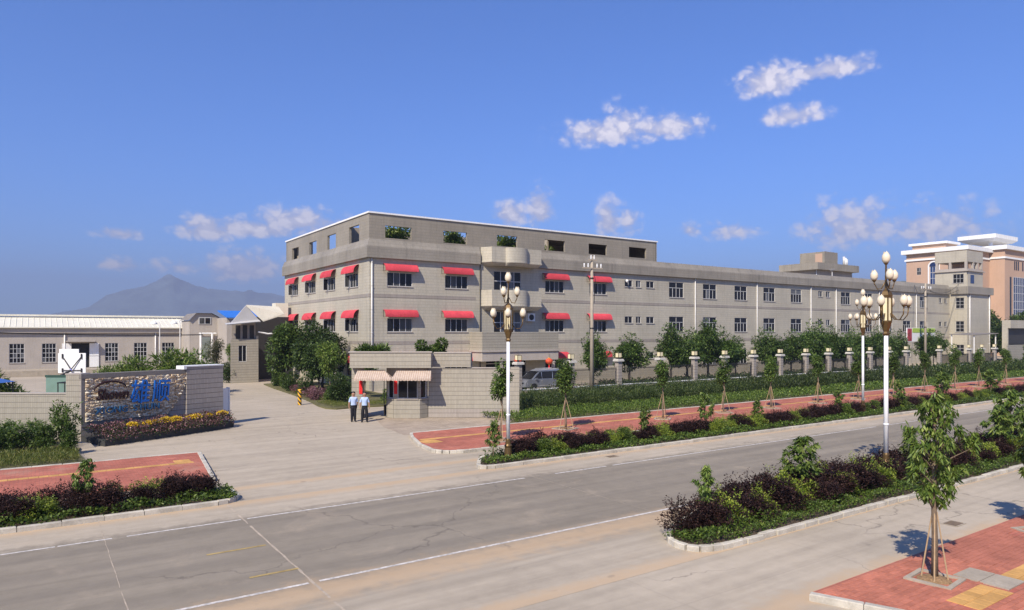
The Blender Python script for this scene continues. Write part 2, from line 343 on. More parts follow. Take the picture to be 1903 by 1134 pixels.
# ------------------------------------------------------------------ ground materials
def road_mat(name, col, dusty, streaks, slab=None, dust_lines=(), lane=None):
    m, t, b = new_mat(name)
    tcn = t.n.new('ShaderNodeTexCoord'); o = tcn.outputs['Object']; x, y, z = t.xyz(o)
    a = t.noise(o, .16, 6, .6); f = t.noise(o, 2.2, 6, .65); g = t.noise(o, 55, 3)
    k = t.m('ADD', t.sm(a, .3, .7, -.09, .08), t.sm(f, .3, .7, -.055, .055)); k = t.m('ADD', k, t.sm(g, .3, .7, -.05, .05))
    st = t.noise(t.vm('MULTIPLY', o, (.07, 1.7, 1)), 1.0, 5, .6); k = t.m('ADD', k, t.sm(st, .35, .7, streaks * .6, -streaks))
    base = (*col, 1)
    if lane:                                          # darker worn-in driving lane with ragged dusty edges
        wob = t.m('ADD', t.m('MULTIPLY', t.m('SUBTRACT', f, .5), 1.0), t.m('MULTIPLY', t.m('SUBTRACT', st, .5), 1.6)); yw = t.m('ADD', y, wob)
        ms = t.m('MULTIPLY', t.sm(yw, lane[0] - .7, lane[0] + 1.3), t.sm(yw, lane[1] - .35, lane[1] + .25, 1, 0)); base = t.mix(t.m('MULTIPLY', ms, .93), (*col, 1), (*lane[2], 1))
    k = t.m('ADD', 1.0, k); c = t.mul(base, t.vec(k, k, k))
    pt = t.noise(t.vm('ADD', o, (31, 7, 0)), .55, 7, .7, .6); c = t.mix(t.sm(pt, .52, .74, 0, .38), c, (*dusty, 1))
    for ln, wd in dust_lines:                         # wind-blown sand lies along the kerbs
        dd = t.m('ADD', t.m('ABSOLUTE', t.m('SUBTRACT', y, ln)), t.m('MULTIPLY', t.m('SUBTRACT', f, .5), wd * 1.6))
        c = t.mix(t.sm(dd, 0, wd, .7, 0), c, (.50, .355, .215, 1))
    if lane:
        tr = None
        for yc in (15.3, 16.9, 18.2, 19.7):
            d_ = t.sm(t.m('ADD', t.m('ABSOLUTE', t.m('SUBTRACT', y, yc)), t.m('MULTIPLY', t.m('SUBTRACT', st, .5), .5)), .10, .42, 1, 0); tr = d_ if tr is None else t.m('MAXIMUM', tr, d_)
        c = t.mix(t.m('MULTIPLY', tr, t.sm(a, .35, .65, .06, .30)), c, (.12, .105, .09, 1))
    vo = t.n.new('ShaderNodeTexVoronoi'); vo.feature = 'DISTANCE_TO_EDGE'; vo.inputs['Scale'].default_value = .16
    wv = t.n.new('ShaderNodeTexNoise'); t.l.new(o, wv.inputs['Vector']); wv.inputs['Scale'].default_value = 1.3; wv.inputs['Detail'].default_value = 5
    t.l.new(t.vm('ADD', o, t.vm('MULTIPLY', wv.outputs['Color'], (1.4, 1.4, 0))), vo.inputs['Vector'])
    ck = t.m('MULTIPLY', t.sm(vo.outputs['Distance'], .0, .006, 1, 0), t.sm(t.noise(t.vm('ADD', o, (5, 50, 0)), .13, 3), .48, .58, 0, .5)); c = t.mix(ck, c, (.10, .085, .07, 1))
    sp = t.noise(t.vm('ADD', o, (90, 3, 0)), 1.1, 2); c = t.mix(t.sm(sp, .70, .76, 0, .35), c, (.13, .11, .09, 1))
    h = g
    if slab:
        lx, ly, wj = slab
        jx = t.m('LESS_THAN', t.m('FRACT', t.m('DIVIDE', x, lx)), wj / lx); jy = t.m('LESS_THAN', t.m('FRACT', t.m('DIVIDE', y, ly)), wj / ly)
        j = t.m('MULTIPLY', t.m('MAXIMUM', jx, jy), .13); c = t.mix(j, c, (.13, .11, .095, 1))
    t.put(b.inputs['Base Color'], c); b.inputs['Roughness'].default_value = .88; b.inputs['Specular IOR Level'].default_value = .25
    bp = t.n.new('ShaderNodeBump'); bp.inputs['Strength'].default_value = .25; bp.inputs['Distance'].default_value = .008
    t.l.new(h, bp.inputs['Height']); t.l.new(bp.outputs[0], b.inputs['Normal'])
    return m
M_road = road_mat('worn_carriageway', (.40, .338, .255), (.44, .355, .255), .12, dust_lines=((22.5, .7), (11.05, .55), (13.95, 1.0)), lane=(13.2, 20.75, (.232, .198, .150)))
M_apron = road_mat('pale_concrete', (.40, .338, .255), (.44, .36, .26), .12, slab=(5.2, 4.6, .03), dust_lines=((8.1, .6), (24.6, .5)))
def paver_mat(name, c1, c2, joint, bw, bh):
    m, t, b = new_mat(name)
    tcn = t.n.new('ShaderNodeTexCoord'); o = tcn.outputs['Object']
    br = t.n.new('ShaderNodeTexBrick'); t.l.new(o, br.inputs['Vector']); br.offset = .5
    t.put(br.inputs['Color1'], (*c1, 1)); t.put(br.inputs['Color2'], (*c2, 1)); t.put(br.inputs['Mortar'], (*joint, 1))
    br.inputs['Scale'].default_value = 1; br.inputs['Brick Width'].default_value = bw; br.inputs['Row Height'].default_value = bh
    br.inputs['Mortar Size'].default_value = .006; br.inputs['Bias'].default_value = 0
    k = t.sm(t.noise(o, .8, 6, .65), .3, .7, .82, 1.14); c = t.mul(br.outputs[0], t.vec(k, k, k))
    c = t.mix(t.sm(t.noise(o, .5, 6, .7), .52, .75, 0, .45), c, (.42, .31, .22, 1))
    t.put(b.inputs['Base Color'], c); b.inputs['Roughness'].default_value = .88; b.inputs['Specular IOR Level'].default_value = .25
    bp = t.n.new('ShaderNodeBump'); bp.inputs['Strength'].default_value = .4; bp.inputs['Distance'].default_value = .008
    t.l.new(t.m('SUBTRACT', 1.0, br.outputs['Fac']), bp.inputs['Height']); t.l.new(bp.outputs[0], b.inputs['Normal'])
    return m
M_redpave = paver_mat('red_pavers', (.38, .115, .078), (.46, .16, .105), (.24, .11, .075), .24, .12)
M_tanpave = paver_mat('tan_pavers', (.35, .28, .21), (.41, .33, .25), (.22, .18, .13), .30, .15)
def solid_paver(name, col, rand):
    return pm(name, col, .88, .2, 1.6, bump=.3, bscale=70, rand=rand, spec=.25, world=True)
M_paver = solid_paver('red_paver_block', (.42, .15, .095), .12)
M_tact = solid_paver('yellow_tactile_tile', (.52, .29, .095), .12)
M_line_w = pm('worn_white_marking', (.52, .48, .43), .85, .4, 9); M_line_y = pm('worn_yellow_marking', (.36, .26, .10), .85, .3, 3)
M_joint = pm('sand_filled_joint', (.40, .33, .25), .95, .25, 4)
M_grassground = pm('verge_soil', (.12, .11, .045), .95, .35, 1.5, bump=.5, bscale=20)
M_land = pm('open_land', (.16, .16, .09), .95, .3, .02)

# ------------------------------------------------------------------ the setting
def sheet(name, x0, x1, y0, y1, z, mat):
    mb = MB(); mb.quad((x0, y0, z), (x1, y0, z), (x1, y1, z), (x0, y1, z)); return struct(mb.build(name, mat))
sheet('ground', -9000, 9000, -9000, 9000, -.03, M_land)
sheet('concrete_apron', -140, 420, -60, 150, 0.0, M_apron)
road = sheet('road', -140, 420, 10.9, 22.7, .004, M_road)
def strip(name, x0, x1, y, wd, z, mat, parent):
    mb = MB(); mb.quad((x0, y - wd / 2, z), (x1, y - wd / 2, z), (x1, y + wd / 2, z), (x0, y + wd / 2, z)); return mb.build(name, mat, parent, rel=False)
for x0, x1 in ((-30, -6.2), (-6.0, .4), (.45, 1.62), (1.95, 4.78), (4.95, 14.6), (16.0, 18.55), (18.9, 31.6), (32.2, 38.7), (40.2, 46.2), (48.5, 62), (64, 78), (80, 120)):
    strip('lane_line', x0, x1, 20.46, .095, .009, M_line_w, road)
for x0, x1 in ((-30, 4.75), (4.98, 27), (27.2, 60), (60.3, 120)): strip('lane_line', x0, x1, 14.48, .10, .009, M_line_w, road)
strip('faded_yellow_dash', 3.35, 4.72, 17.68, .10, .009, M_line_y, road); strip('faded_yellow_dash', 3.8, 4.86, 15.52, .10, .009, M_line_y, road)
def crossjoint(x, wd, seed):
    rg = random.Random(seed); mb = MB(); ys = np.linspace(11.2, 22.4, 46); ox = [rg.uniform(-.008, .008) for _ in ys]
    for i in range(len(ys) - 1):
        a, b_ = wd * rg.uniform(.6, 1.2), wd * rg.uniform(.6, 1.2)
        if rg.random() < .08: continue
        mb.quad((x + ox[i] - a / 2, ys[i], .008), (x + ox[i] + a / 2, ys[i], .008), (x + ox[i + 1] + a / 2, ys[i + 1], .008), (x + ox[i + 1] - a / 2, ys[i + 1], .008))
    return mb.build('expansion_joint', M_joint, road, rel=False)
crossjoint(4.84, .055, 1); crossjoint(1.45, .022, 2)
for k in range(6): crossjoint(15 + 10.2 * k, .018, 5 + k)

M_drain = pm('rusty_grate', (.16, .12, .085), .8, .2, 8)
for gx, gy in ((20.9, 8.9), (20.2, 21.9)):
    dg = thing('drain_grate', {20.9: 'small drain grate in the service lane near the red pavement', 20.2: 'drain grate at the kerb of the far planter'}[gx], 'drain', (gx, gy, .006), group='road drains')
    mb = MB(); mb.box(-.3, .3, -.2, -.17, 0, .012); mb.box(-.3, .3, .17, .2, 0, .012); mb.box(-.3, -.27, -.17, .17, 0, .012); mb.box(.27, .3, -.17, .17, 0, .012); mb.build('frame', M_concrete_d, dg)
    for k in range(7): mb = MB(); mb.box(-.24 + .075 * k, -.205 + .075 * k, -.17, .17, 0, .01); mb.build('bar', M_drain, dg)
# ---- kerbs: every stone a piece of its own
def stone_mesh(L, wd=.16, h=.15):
    bm = bmesh.new(); bmesh.ops.create_cube(bm, size=1)
    for v in bm.verts: v.co = Vector(((v.co.x + .5) * L, v.co.y * wd, (v.co.z + .5) * h))
    bmesh.ops.bevel(bm, geom=[e for e in bm.edges if abs(e.verts[0].co.z - h) < 1e-6 and abs(e.verts[1].co.z - h) < 1e-6], offset=.018, segments=1, affect='EDGES')
    me = bpy.data.meshes.new('kerb_stone'); bm.to_mesh(me); bm.free(); me.materials.append(M_kerb); return me
ST_LONG, ST_SHORT = stone_mesh(.985), stone_mesh(.30)
def kerb(label, pts, long=True, wd=.16, jit=.006, seed=0):
    """kerb stones laid along a polyline"""
    k = struct(put('kerb', None), label); k.empty_display_size = .2; rg = random.Random(seed)
    step = (1.0 if jit < .02 else .62) if long else .315; me = ST_LONG if long else ST_SHORT
    P = [Vector((*p, 0)) for p in pts]; cum = [0.0]
    for p0, p1 in zip(P[:-1], P[1:]): cum.append(cum[-1] + (p1 - p0).length)
    def at(d):
        for i in range(len(P) - 1):
            if d <= cum[i + 1] + 1e-9: return P[i].lerp(P[i + 1], (d - cum[i]) / max(1e-9, cum[i + 1] - cum[i]))
        return P[-1]
    n = max(1, round(cum[-1] / step))
    for i in range(n):
        p0, p1 = at(cum[-1] * i / n), at(cum[-1] * (i + 1) / n); t = p1 - p0; ang = math.atan2(t.y, t.x); L0 = .985 if long else .30
        put('kerb_stone', me, k, (p0.x + rg.uniform(-jit, jit), p0.y + rg.uniform(-jit, jit), rg.uniform(-.012, .004)), (rg.uniform(-.02, .02), rg.uniform(-.012, .012) * (jit > .01), ang + rg.uniform(-.012, .012) * (2.5 if jit > .01 else 1)), (min(1.05, (t.length - .012 - (rg.uniform(0, .05) if jit > .02 else 0)) / L0), 1, 1 - (rg.uniform(0, .18) if jit > .02 else 0)))
    return k
def kerb_far(x0, x1, y):
    mb = MB(); mb.box(x0, x1, y - .08, y + .08, 0, .145); o = mb.build('kerb', M_kerb); return struct(o, 'far stretch of pale kerb')
def arc(cx, cy, r, a0, a1, n=10): return [(cx + r * math.cos(R(a0 + (a1 - a0) * i / n)), cy + r * math.sin(R(a0 + (a1 - a0) * i / n))) for i in range(n + 1)]
# near island between carriageway and service lane
noseN = [(14.1, 11.05), (13.6, 11.08), (13.2, 11.25), (13.02, 11.55), (13.03, 11.95), (13.3, 12.3), (13.9, 12.7), (14.8, 13.15), (16.2, 13.65), (17.6, 13.95)]
isl = [(140, 11.05)] + noseN + [(140, 13.95)]
mb = MB(); mb.prism(isl, .0, .11); struct(mb.build('planting_bed', M_soil), 'soil of the near planted island')
kerb('pale kerb stones along the near island front', [(14.1, 11.05), (56, 11.05)], seed=1, jit=.022); kerb_far(56, 140, 11.05)
kerb('small curved kerb stones round the near island nose', noseN, False, seed=2)
kerb('pale kerb stones along the island back', [(17.6, 13.95), (44, 13.95)], seed=3); kerb_far(44, 140, 13.95)
# far planters
noseF = [(15.0, 22.58), (14.5, 22.6), (14.22, 22.75), (14.2, 23.0), (14.5, 23.45), (14.95, 24.1), (15.35, 24.5), (15.8, 24.62)]
plR = [(140, 22.6)] + noseF + [(140, 24.6)]
mb = MB(); mb.prism(plR, 0, .11); struct(mb.build('planting_bed', M_soil), 'soil of the far planter right of the gate drive')
kerb('pale kerb of the long far planter', [(15.0, 22.58), (78, 22.58)], seed=4, jit=.012); kerb_far(78, 140, 22.58)
kerb('rounded kerb nose of the long far planter', noseF, False, seed=5)
kerb_far(15.8, 140, 24.62)
plL = [(-30, 22.6), (4.6, 22.6)] + arc(4.6, 23.3, .7, 270, 360)[1:] + [(5.3, 23.9)] + arc(4.6, 23.9, .7, 0, 90)[1:] + [(-30, 24.6)]
mb = MB(); mb.prism(plL, 0, .11); struct(mb.build('planting_bed', M_soil), 'soil of the far planter left of the gate drive')
kerb('pale kerb of the planter before the sign wall', [(-7.4, 22.58), (4.6, 22.58)], seed=6)
kerb('rounded kerb nose of the planter before the sign wall', arc(4.6, 23.3, .7, 270, 360) + [(5.3, 23.9)] + arc(4.6, 23.9, .7, 0, 90)[1:], False, seed=7)
kerb_far(-30, 4.6, 24.62)
# far pavements
pvR = [(160, 26.3), (15.4, 26.3), (14.75, 26.6), (14.5, 27.1), (14.75, 28.9), (15.45, 31.1), (15.95, 32.25), (160, 32.25)]
mb = MB(); mb.prism(pvR, 0, .12); paveR = struct(mb.build('pavement', M_redpave), 'red brick pavement in front of the fence')
kerb('curved kerb at the pavement corner by the gate drive', [(17, 26.25), (15.4, 26.25), (14.7, 26.55), (14.43, 27.1), (14.68, 28.9), (15.38, 31.1), (15.9, 32.3)], False, seed=8)
kerb('kerb between red pavement and verge', [(16, 32.33), (70, 32.33)], seed=9); kerb_far(70, 160, 32.33); kerb_far(17, 160, 26.22)
pvL = [(-40, 26.3), (5.15, 26.3), (5.75, 32.25), (-40, 32.25)]
mb = MB(); mb.prism(pvL, 0, .12); paveL = struct(mb.build('pavement', M_redpave), 'red brick pavement before the sign wall')
kerb('kerb at the end of the left red pavement', [(5.2, 26.3), (5.82, 32.3)], False, seed=10); kerb('kerb behind the left red pavement', [(-7, 32.33), (5.8, 32.33)], seed=11)
def box_mesh(name, sx, sy, sz, mat, bev=.006):
    bm = bmesh.new(); bmesh.ops.create_cube(bm, size=1)
    for v in bm.verts: v.co = Vector((v.co.x * sx, v.co.y * sy, (v.co.z + .5) * sz))
    top = [e for e in bm.edges if all(abs(v.co.z - sz) < 1e-6 for v in e.verts)]
    if bev: bmesh.ops.bevel(bm, geom=top, offset=bev, segments=1, affect='EDGES')
    bmesh.ops.delete(bm, geom=[f for f in bm.faces if f.normal.z < -.9], context='FACES')
    me = bpy.data.meshes.new(name); bm.to_mesh(me); bm.free(); me.materials.append(mat); return me
TT = box_mesh('tactile_tile', .292, .292, .03, M_tact)
rg = random.Random(3)
for k in range(64): put('tactile_tile', TT, paveR, (15.4 + .3 * k, 29.95, .100 + rg.uniform(0, .003)))
mb = MB(); mb.box(15.25 + 19.2, 150, 29.8, 30.1, .1, .128); tag(mb.build('tactile_strip', M_tact, paveR), kind='stuff')
for i in range(3):
    for j in range(3): put('tactile_tile', TT, paveR, (15.1 + .3 * j, 28.95 + .3 * i, .1015))
for k in range(30): put('tactile_tile', TT, paveL, (5.05 - .3 * k, 29.95, .100 + rg.uniform(0, .003)))
for i in range(2):
    for j in range(2): put('tactile_tile', TT, paveL, (5.0 - .3 * j, 30.25 + .3 * i, .1015))
# near pavement: blocks laid one by one where they show
pn = [(60, -20), (23.6, -20), (12.72, 7.98), (12.85, 8.08), (60, 8.08)]
mb = MB(); mb.prism(pn, 0, .075); paveN = struct(mb.build('pavement', M_redpave), 'red brick pavement at the near side of the road')
PV = [box_mesh('paver', .233, .113, .05, M_paver) for _ in range(1)][0]
def in_strip(x, y): return 5.74 < y < 6.36 and x > 14.5
def in_pit(x, y): return (15.12 < x < 16.12 and 6.82 < y < 7.6) or (20.75 < x < 22.3 and 6.75 < y < 7.6)
def in_cover(x, y): return 16.2 < x < 17.05 and 5.86 < y < 6.93
cells = []
for j in range(26):
    y = 8.02 - .06 - .12 * j
    for i in range(56):
        x = 12.0 + .24 * i + (.12 if j % 2 else 0)
        if x < 12.86 + (8.0 - y) * .39 + .06 or in_strip(x, y) or in_pit(x, y) or in_cover(x, y): continue
        cells.append((x, y))
cells.sort(key=lambda c: c[0] ** 2 + c[1] ** 2)
vis = [c for c in cells if (c[0] * math.sin(YAW) - c[1] * math.cos(YAW)) / (c[0] * math.cos(YAW) + c[1] * math.sin(YAW)) < .77 and CAM_H / (c[0] * math.cos(YAW) + c[1] * math.sin(YAW)) < .43]
near = set(vis[:290]); mb = MB()
for x, y in cells:
    z = .062 + rg.uniform(-.003, .003)
    if (x, y) in near: put('paver', PV, paveN, (x, y, z - .025), (rg.uniform(-.008, .008), rg.uniform(-.006, .006), 0))
    else: mb.box(x - .1165, x + .1165, y - .0565, y + .0565, .05, z + .025)
tag(mb.build('paver_field', M_paver, paveN), kind='stuff')
for i in range(44):
    for j in range(2):
        x, y = 14.75 + .3 * i, 5.9 + .3 * j
        if not in_cover(x, y): put('tactile_tile', TT, paveN, (x, y, .058 + rg.uniform(0, .004)))
kerb('low edging stones at the near pavement corner', [(16.2, -1.0), (12.64, 8.0)], seed=12)
for (x0, x1, y0, y1) in ((16.22, 17.03, 6.43, 6.92), (16.22, 17.03, 5.88, 6.41)):
    mb = MB(); mb.box(x0, x1, y0, y1, .05, .098); mb.build('cover_slab', M_concrete_d, paveN)
# plaza and verges
mb = MB(); mb.prism([(15.6, 32.45), (21.6, 32.45), (24.6, 35.0), (17.2, 39.9), (16.0, 36.0)], .0, .006); struct(mb.build('forecourt_paving', M_tanpave), 'tan block paving before the gatehouse wall')
mb = MB(); mb.prism([(22.0, 32.5), (160, 32.5), (160, 46.2), (31.6, 46.2), (25.0, 35.4)], 0, .10); struct(mb.build('verge', M_grassground), 'planted verge between pavement and fence')
mb = MB(); mb.prism([(-30, 32.5), (1.75, 32.5), (1.5, 35.5), (1.9, 38.6), (.6, 40.9), (-30, 60)], 0, .09); struct(mb.build('verge', M_grassground), 'grassy verge before the left wall')
lawn = [(19.6, 71.8), (18.9, 71.6), (18.3, 66), (17.75, 58), (17.1, 52), (16.5, 48.2), (16.45, 46.5), (16.9, 45.7), (18.2, 46.0), (19.6, 45.8), (24.2, 45.5), (24.3, 71.8)]
mb = MB(); mb.prism(lawn, 0, .10); struct(mb.build('garden_bed', M_grassground), 'garden bed along the end of the factory')

# ------------------------------------------------------------------ building kit
def window(parent, fr, u0, u1, z0, z1, style='slide4', gm=None, sill=True, fm=None, mw=.045):
    gm = gm or M_glass; fm = fm or M_frame; mb = MB(); rects = []
    mb.fbox(fr, u0, u0 + mw, .04, .12, z0, z1); mb.fbox(fr, u1 - mw, u1, .04, .12, z0, z1)
    mb.fbox(fr, u0 + mw, u1 - mw, .04, .12, z0, z0 + mw); mb.fbox(fr, u0 + mw, u1 - mw, .04, .12, z1 - mw, z1)
    a, b_, c, d = u0 + mw, u1 - mw, z0 + mw, z1 - mw; h = mw / 2
    def row(n, za, zb):
        for i in range(n):
            ua, ub = a + (b_ - a) * i / n, a + (b_ - a) * (i + 1) / n
            rects.append((ua + (h if i else 0), ub - (h if i < n - 1 else 0), za, zb))
            if i < n - 1: mb.fbox(fr, ub - h, ub + h, .05, .115, za, zb)
    if style == 'slide4': row(4, c, d)
    elif style == 'small2': row(2, c, d)
    elif style == 'one': row(1, c, d)
    elif style == 'grid':
        zt = c + (d - c) * .64; mb.fbox(fr, a, b_, .042, .118, zt - mw * .6, zt + mw * .6); row(4, c, zt - mw * .6); row(2, zt + mw * .6, d)
    elif style.startswith('g'):
        nx, nz = int(style[1]), int(style[2])
        for j in range(nz):
            za, zb = c + (d - c) * j / nz, c + (d - c) * (j + 1) / nz
            row(nx, za + (h if j else 0), zb - (h if j < nz - 1 else 0))
            if j < nz - 1: mb.fbox(fr, a, b_, .045, .116, zb - h, zb + h)
    wn = mb.build('window', fm, parent)
    for ua, ub, za, zb in rects:
        p = MB(); p.fbox(fr, ua, ub, .08, .09, za, zb); p.build('pane', gm, wn)
    if sill:
        s_ = MB(); s_.fbox(fr, u0 - .06, u1 + .06, -.06, .04, z0 - .07, z0 - .002); s_.build('sill', M_tile_d, wn)
    return wn
def awning(parent, fr, u0, u1, zb, zt, pr=.55):
    """quarter-round fabric awning on a rod frame, open at both ends"""
    mb = MB(); n = 9; h = zt - zb
    prof = [(-pr * math.sin(math.pi / 2 * i / (n - 1)) * 1.0, zt - h * (1 - math.cos(math.pi / 2 * i / (n - 1)))) for i in range(n)]
    vs_ = []
    for u in (u0, u1):
        for off in (0, .015):
            vs_ += [fr(u, d + off * .8, z - off) for d, z in prof]
    f = []
    for i in range(n - 1):
        f += [(i, i + 1, 2 * n + i + 1, 2 * n + i), (n + i, 3 * n + i, 3 * n + i + 1, n + i + 1), (i, n + i, n + i + 1, i + 1), (2 * n + i, 2 * n + i + 1, 3 * n + i + 1, 3 * n + i)]
    f += [(0, 2 * n, 3 * n, n), (n - 1, 2 * n - 1, 4 * n - 1, 3 * n - 1)]
    mb.add(vs_, f); aw = mb.build('awning', M_awn, parent, smooth=False)
    fm = MB()
    for u in (u0 + .02, u1 - .02):
        fm.path([fr(u, -.01, zb), fr(u, -pr + .02, zb + .01)], .012, 5); fm.path([fr(u, -.01, zb), fr(u, -.01, zt - .03)], .012, 5)
        fm.path([fr(u, d + .03, z - .03) for d, z in prof], .012, 5)
    fm.path([fr(u0, -pr + .02, zb + .01), fr(u1, -pr + .02, zb + .01)], .012, 5)
    fm.build('awning_frame', M_steel, aw)
    return aw
def pipe(parent, x, y, z0, z1, r=.055, mat=None):
    mb = MB(); mb.tube((x, y, z0), (x, y, z1), r, n=10)
    for z in np.arange(z0 + 1, z1, 2.1): mb.tube((x, y, z), (x, y, z + .05), r * 1.35, n=10)
    return mb.build('downpipe', mat or M_pipe, parent, smooth=True)

# ------------------------------------------------------------------ factory building
X0, X1, Y0, Y1 = 24.44, 134.7, 58.0, 83.3
fac = thing('factory_building', 'long grey tiled factory with red awnings and roof screen wall', 'building', (X0, Y0, 0), world=True)
SILL = (1.15, 5.3, 9.45)
ops, wins = [], []
for z in SILL:
    for u in (27.42, 33.36, 45.3, 51.4): wins.append((u - 1.25, u + 1.25, z, z + 1.25, 'slide4'))
    for a, b_ in ((55.43, 56.65), (57.2, 58.0), (58.87, 60.15)): wins.append((a, b_, z + 1.0, z + 1.78, 'small2'))
    for u in (63.98, 70.07, 76.2, 82.26, 88.46, 101.07, 107.4, 113.5, 119.5, 125.2):
        wins.append((u - 1.28, u + 1.28, z, z + 1.85, 'grid'))
    for a in (93.85, 95.85, 130.7, 132.7): wins.append((a, a + 1.05, z + .95, z + 1.8, 'small2'))
doors = [(37.65, 40.93, 8.35, 11.4), (37.65, 40.93, 4.2, 7.35), (36.7, 41.6, .1, 2.9)]
ops = [x[:4] for x in wins] + doors
FR = FRONT(Y0)
wall_openings(FR, X0, X1, 0, 12.0, ops).build('wall', M_tile, fac)
for a, b_, c, d, s in wins: window(fac, FR, a, b_, c, d, s, M_glass_c if s == 'slide4' else M_glass)
for i, (a, b_, c, d) in enumerate(doors):
    mb = MB(); n = 4
    for k in range(n + 1): u = a + (b_ - a) * k / n; mb.fbox(FR, max(a, u - .04), min(b_, u + .04), .05, .12, c, d)
    mb.fbox(FR, a, b_, .052, .118, c + 2.0, c + 2.08); mb.fbox(FR, a, b_, .053, .117, d - .06, d)
    dr = mb.build('balcony_door', M_frame, fac)
    for k in range(n):
        p = MB(); p.fbox(FR, a + (b_ - a) * k / n + .04, a + (b_ - a) * (k + 1) / n - .04, .08, .09, c, d - .06); p.build('pane', M_glass, dr)
for z in (0, 1, 2):
    for u in (27.42, 33.36, 45.3, 51.4): awning(fac, FR, u - 1.64, u + 1.66, SILL[z] + 1.36, SILL[z] + 2.02)
# end face
FL = LEFT(X0); lw = []
for z in SILL:
    for v in (61.95, 67.85, 73.7, 79.6): lw.append((v - 1.38, v + 1.38, z, z + 1.3))
wall_openings(FL, Y0, Y1, 0, 12.0, lw).build('wall', M_tile, fac)
for a, b_, c, d in lw: window(fac, FL, a, b_, c, d, 'slide4', M_glass_c)
for z in SILL:
    for v in (61.95, 67.85, 73.7, 79.6): awning(fac, FL, v - 1.6, v + 1.6, z + 1.3, z + 2.05)
# projecting sash wings on the end windows
for z in SILL[1:]:
    for v in (61.95, 67.85, 73.7, 79.6):
        mb = MB(); mb.box(X0 - .5, X0 - .02, v + .66, v + .70, z + .05, z + .09); mb.box(X0 - .5, X0 - .02, v + .66, v + .70, z + 1.15, z + 1.2)
        mb.box(X0 - .5, X0 - .46, v + .66, v + .70, z + .09, z + 1.15); mb.box(X0 - .06, X0 - .02, v + .66, v + .70, z + .09, z + 1.15)
        sa = mb.build('open_sash', M_frame, fac); p = MB(); p.box(X0 - .46, X0 - .06, v + .675, v + .685, z + .09, z + 1.15); p.build('pane', M_glass_c, sa)
mb = MB(); mb.box(X0 + .3, X1 - .05, Y0 + .3, Y1 - .05, 12.0, 12.25); mb.build('roof', M_concrete_d, fac)
mb = MB(); mb.box(X0 + .01, X1, Y1 - .24, Y1, 0, 12.0); mb.build('wall', M_tile, fac)
mb = MB(); mb.box(X1 - .24, X1, Y0 + .15, Y1 - .25, 0, 12.0); mb.build('wall', M_tile, fac)
for z0, z1 in ((8.42, 8.72), (4.18, 4.48)):
    mb = MB(); mb.box(X0 - .025, 35.5, Y0 - .025, Y0 + .02, z0, z1); mb.box(43.0, X1, Y0 - .025, Y0 + .02, z0, z1); mb.box(X0 - .025, X0 + .02, Y0 + .021, Y1, z0, z1)
    mb.build('string_course', M_tile_d, fac)
# fascia: upright board then a slope up to the roof edge, mitred round the corner
def fascia_run(runs, name='fascia'):
    mb = MB(); lev = [(.0, 11.92), (.32, 11.92), (.32, 12.92), (.02, 13.6), (-.20, 13.6), (-.20, 12.3)]
    for (o0, z0), (o1, z1) in zip(lev[:-1], lev[1:]):
        for a, b_ in zip(runs[:-1], runs[1:]):
            def P(c, o, z): return (c[0] - o * c[2], c[1] - o * c[3], z)
            mb.quad(P(a, o0, z0), P(b_, o0, z0), P(b_, o1, z1), P(a, o1, z1))
    for c in (runs[0], runs[-1]): mb.quad(*[(c[0] - o * c[2], c[1] - o * c[3], z) for o, z in lev])
    return mb.build(name, M_tile_f, fac)
fascia_run([(X0, Y1, 1, 0), (X0, Y0, 1, 1), (35.9, Y0, 0, 1)]); fascia_run([(42.9, Y0, 0, 1), (134.2, Y0, 0, 1)])
# roof screen wall with open windows
pf = [(25.98, 28.6, 13.78, 14.9), (31.93, 34.54, 13.78, 14.92), (38.0, 40.5, 13.9, 15.0), (43.97, 46.71, 13.86, 15.0), (50.03, 52.72, 13.86, 15.0), (56.1, 58.87, 13.88, 15.05)]
wall_openings(FR, X0, 60.4, 13.0, 15.88, pf, .24).build('screen_wall', M_tile_p, fac)
pl = [(78.0, 80.5, 13.4, 14.9), (72.0, 74.4, 13.45, 14.95), (66.3, 68.7, 13.55, 15.05), (60.3, 62.8, 13.6, 15.15)]
wall_openings(FL, Y0, 82.5, 13.0, 15.88, pl, .24).build('screen_wall', M_tile_p, fac)
bk = [(a, b_, c, d) for a, b_, c, d in pf]
wall_openings(lambda u, d, z: (u, Y0 + .24 - d * 0 + 0, z), X0 + .24, 60.4, 13.0, 15.88, pf, .001).build('screen_wall', M_tile_p, fac)
wall_openings(lambda u, d, z: (X0 + .24, u, z), Y0 + .24, 82.5, 13.0, 15.88, pl, .001).build('screen_wall', M_tile_p, fac)
mb = MB(); mb.box(60.36, 60.6, Y0, Y0 + .24, 13.0, 15.88); mb.box(X0, X0 + .24, 82.45, 82.69, 13, 15.88); mb.build('screen_wall_end', M_tile_p, fac)
mb = MB(); mb.box(X0 - .1, 60.7, Y0 - .1, Y0 + .34, 15.885, 16.03); mb.box(X0 - .1, X0 + .34, Y0 + .341, 82.8, 15.885, 16.03); mb.build('coping', M_white, fac)
mb = MB(); mb.box(X0 + .4, 60.3, 64.0, 64.2, 12.26, 15.4); mb.box(X0 + .7, X0 + .95, 76, 82.3, 12.26, 15.2); mb.box(46.2, 60.35, Y0 + .4, 64.2, 15.42, 15.6); mb.box(46.2, 46.4, 60.5, 63.99, 12.26, 15.4); mb.box(60.05, 60.25, Y0 + .41, 63.99, 12.26, 15.4)
mb.build('roof_shelter', M_concrete_d, fac)
for x in (67.25, 79.5, 91.9, 98.35, 110.6, 122.5): pipe(fac, x, Y0 - .09, 0, 11.9)
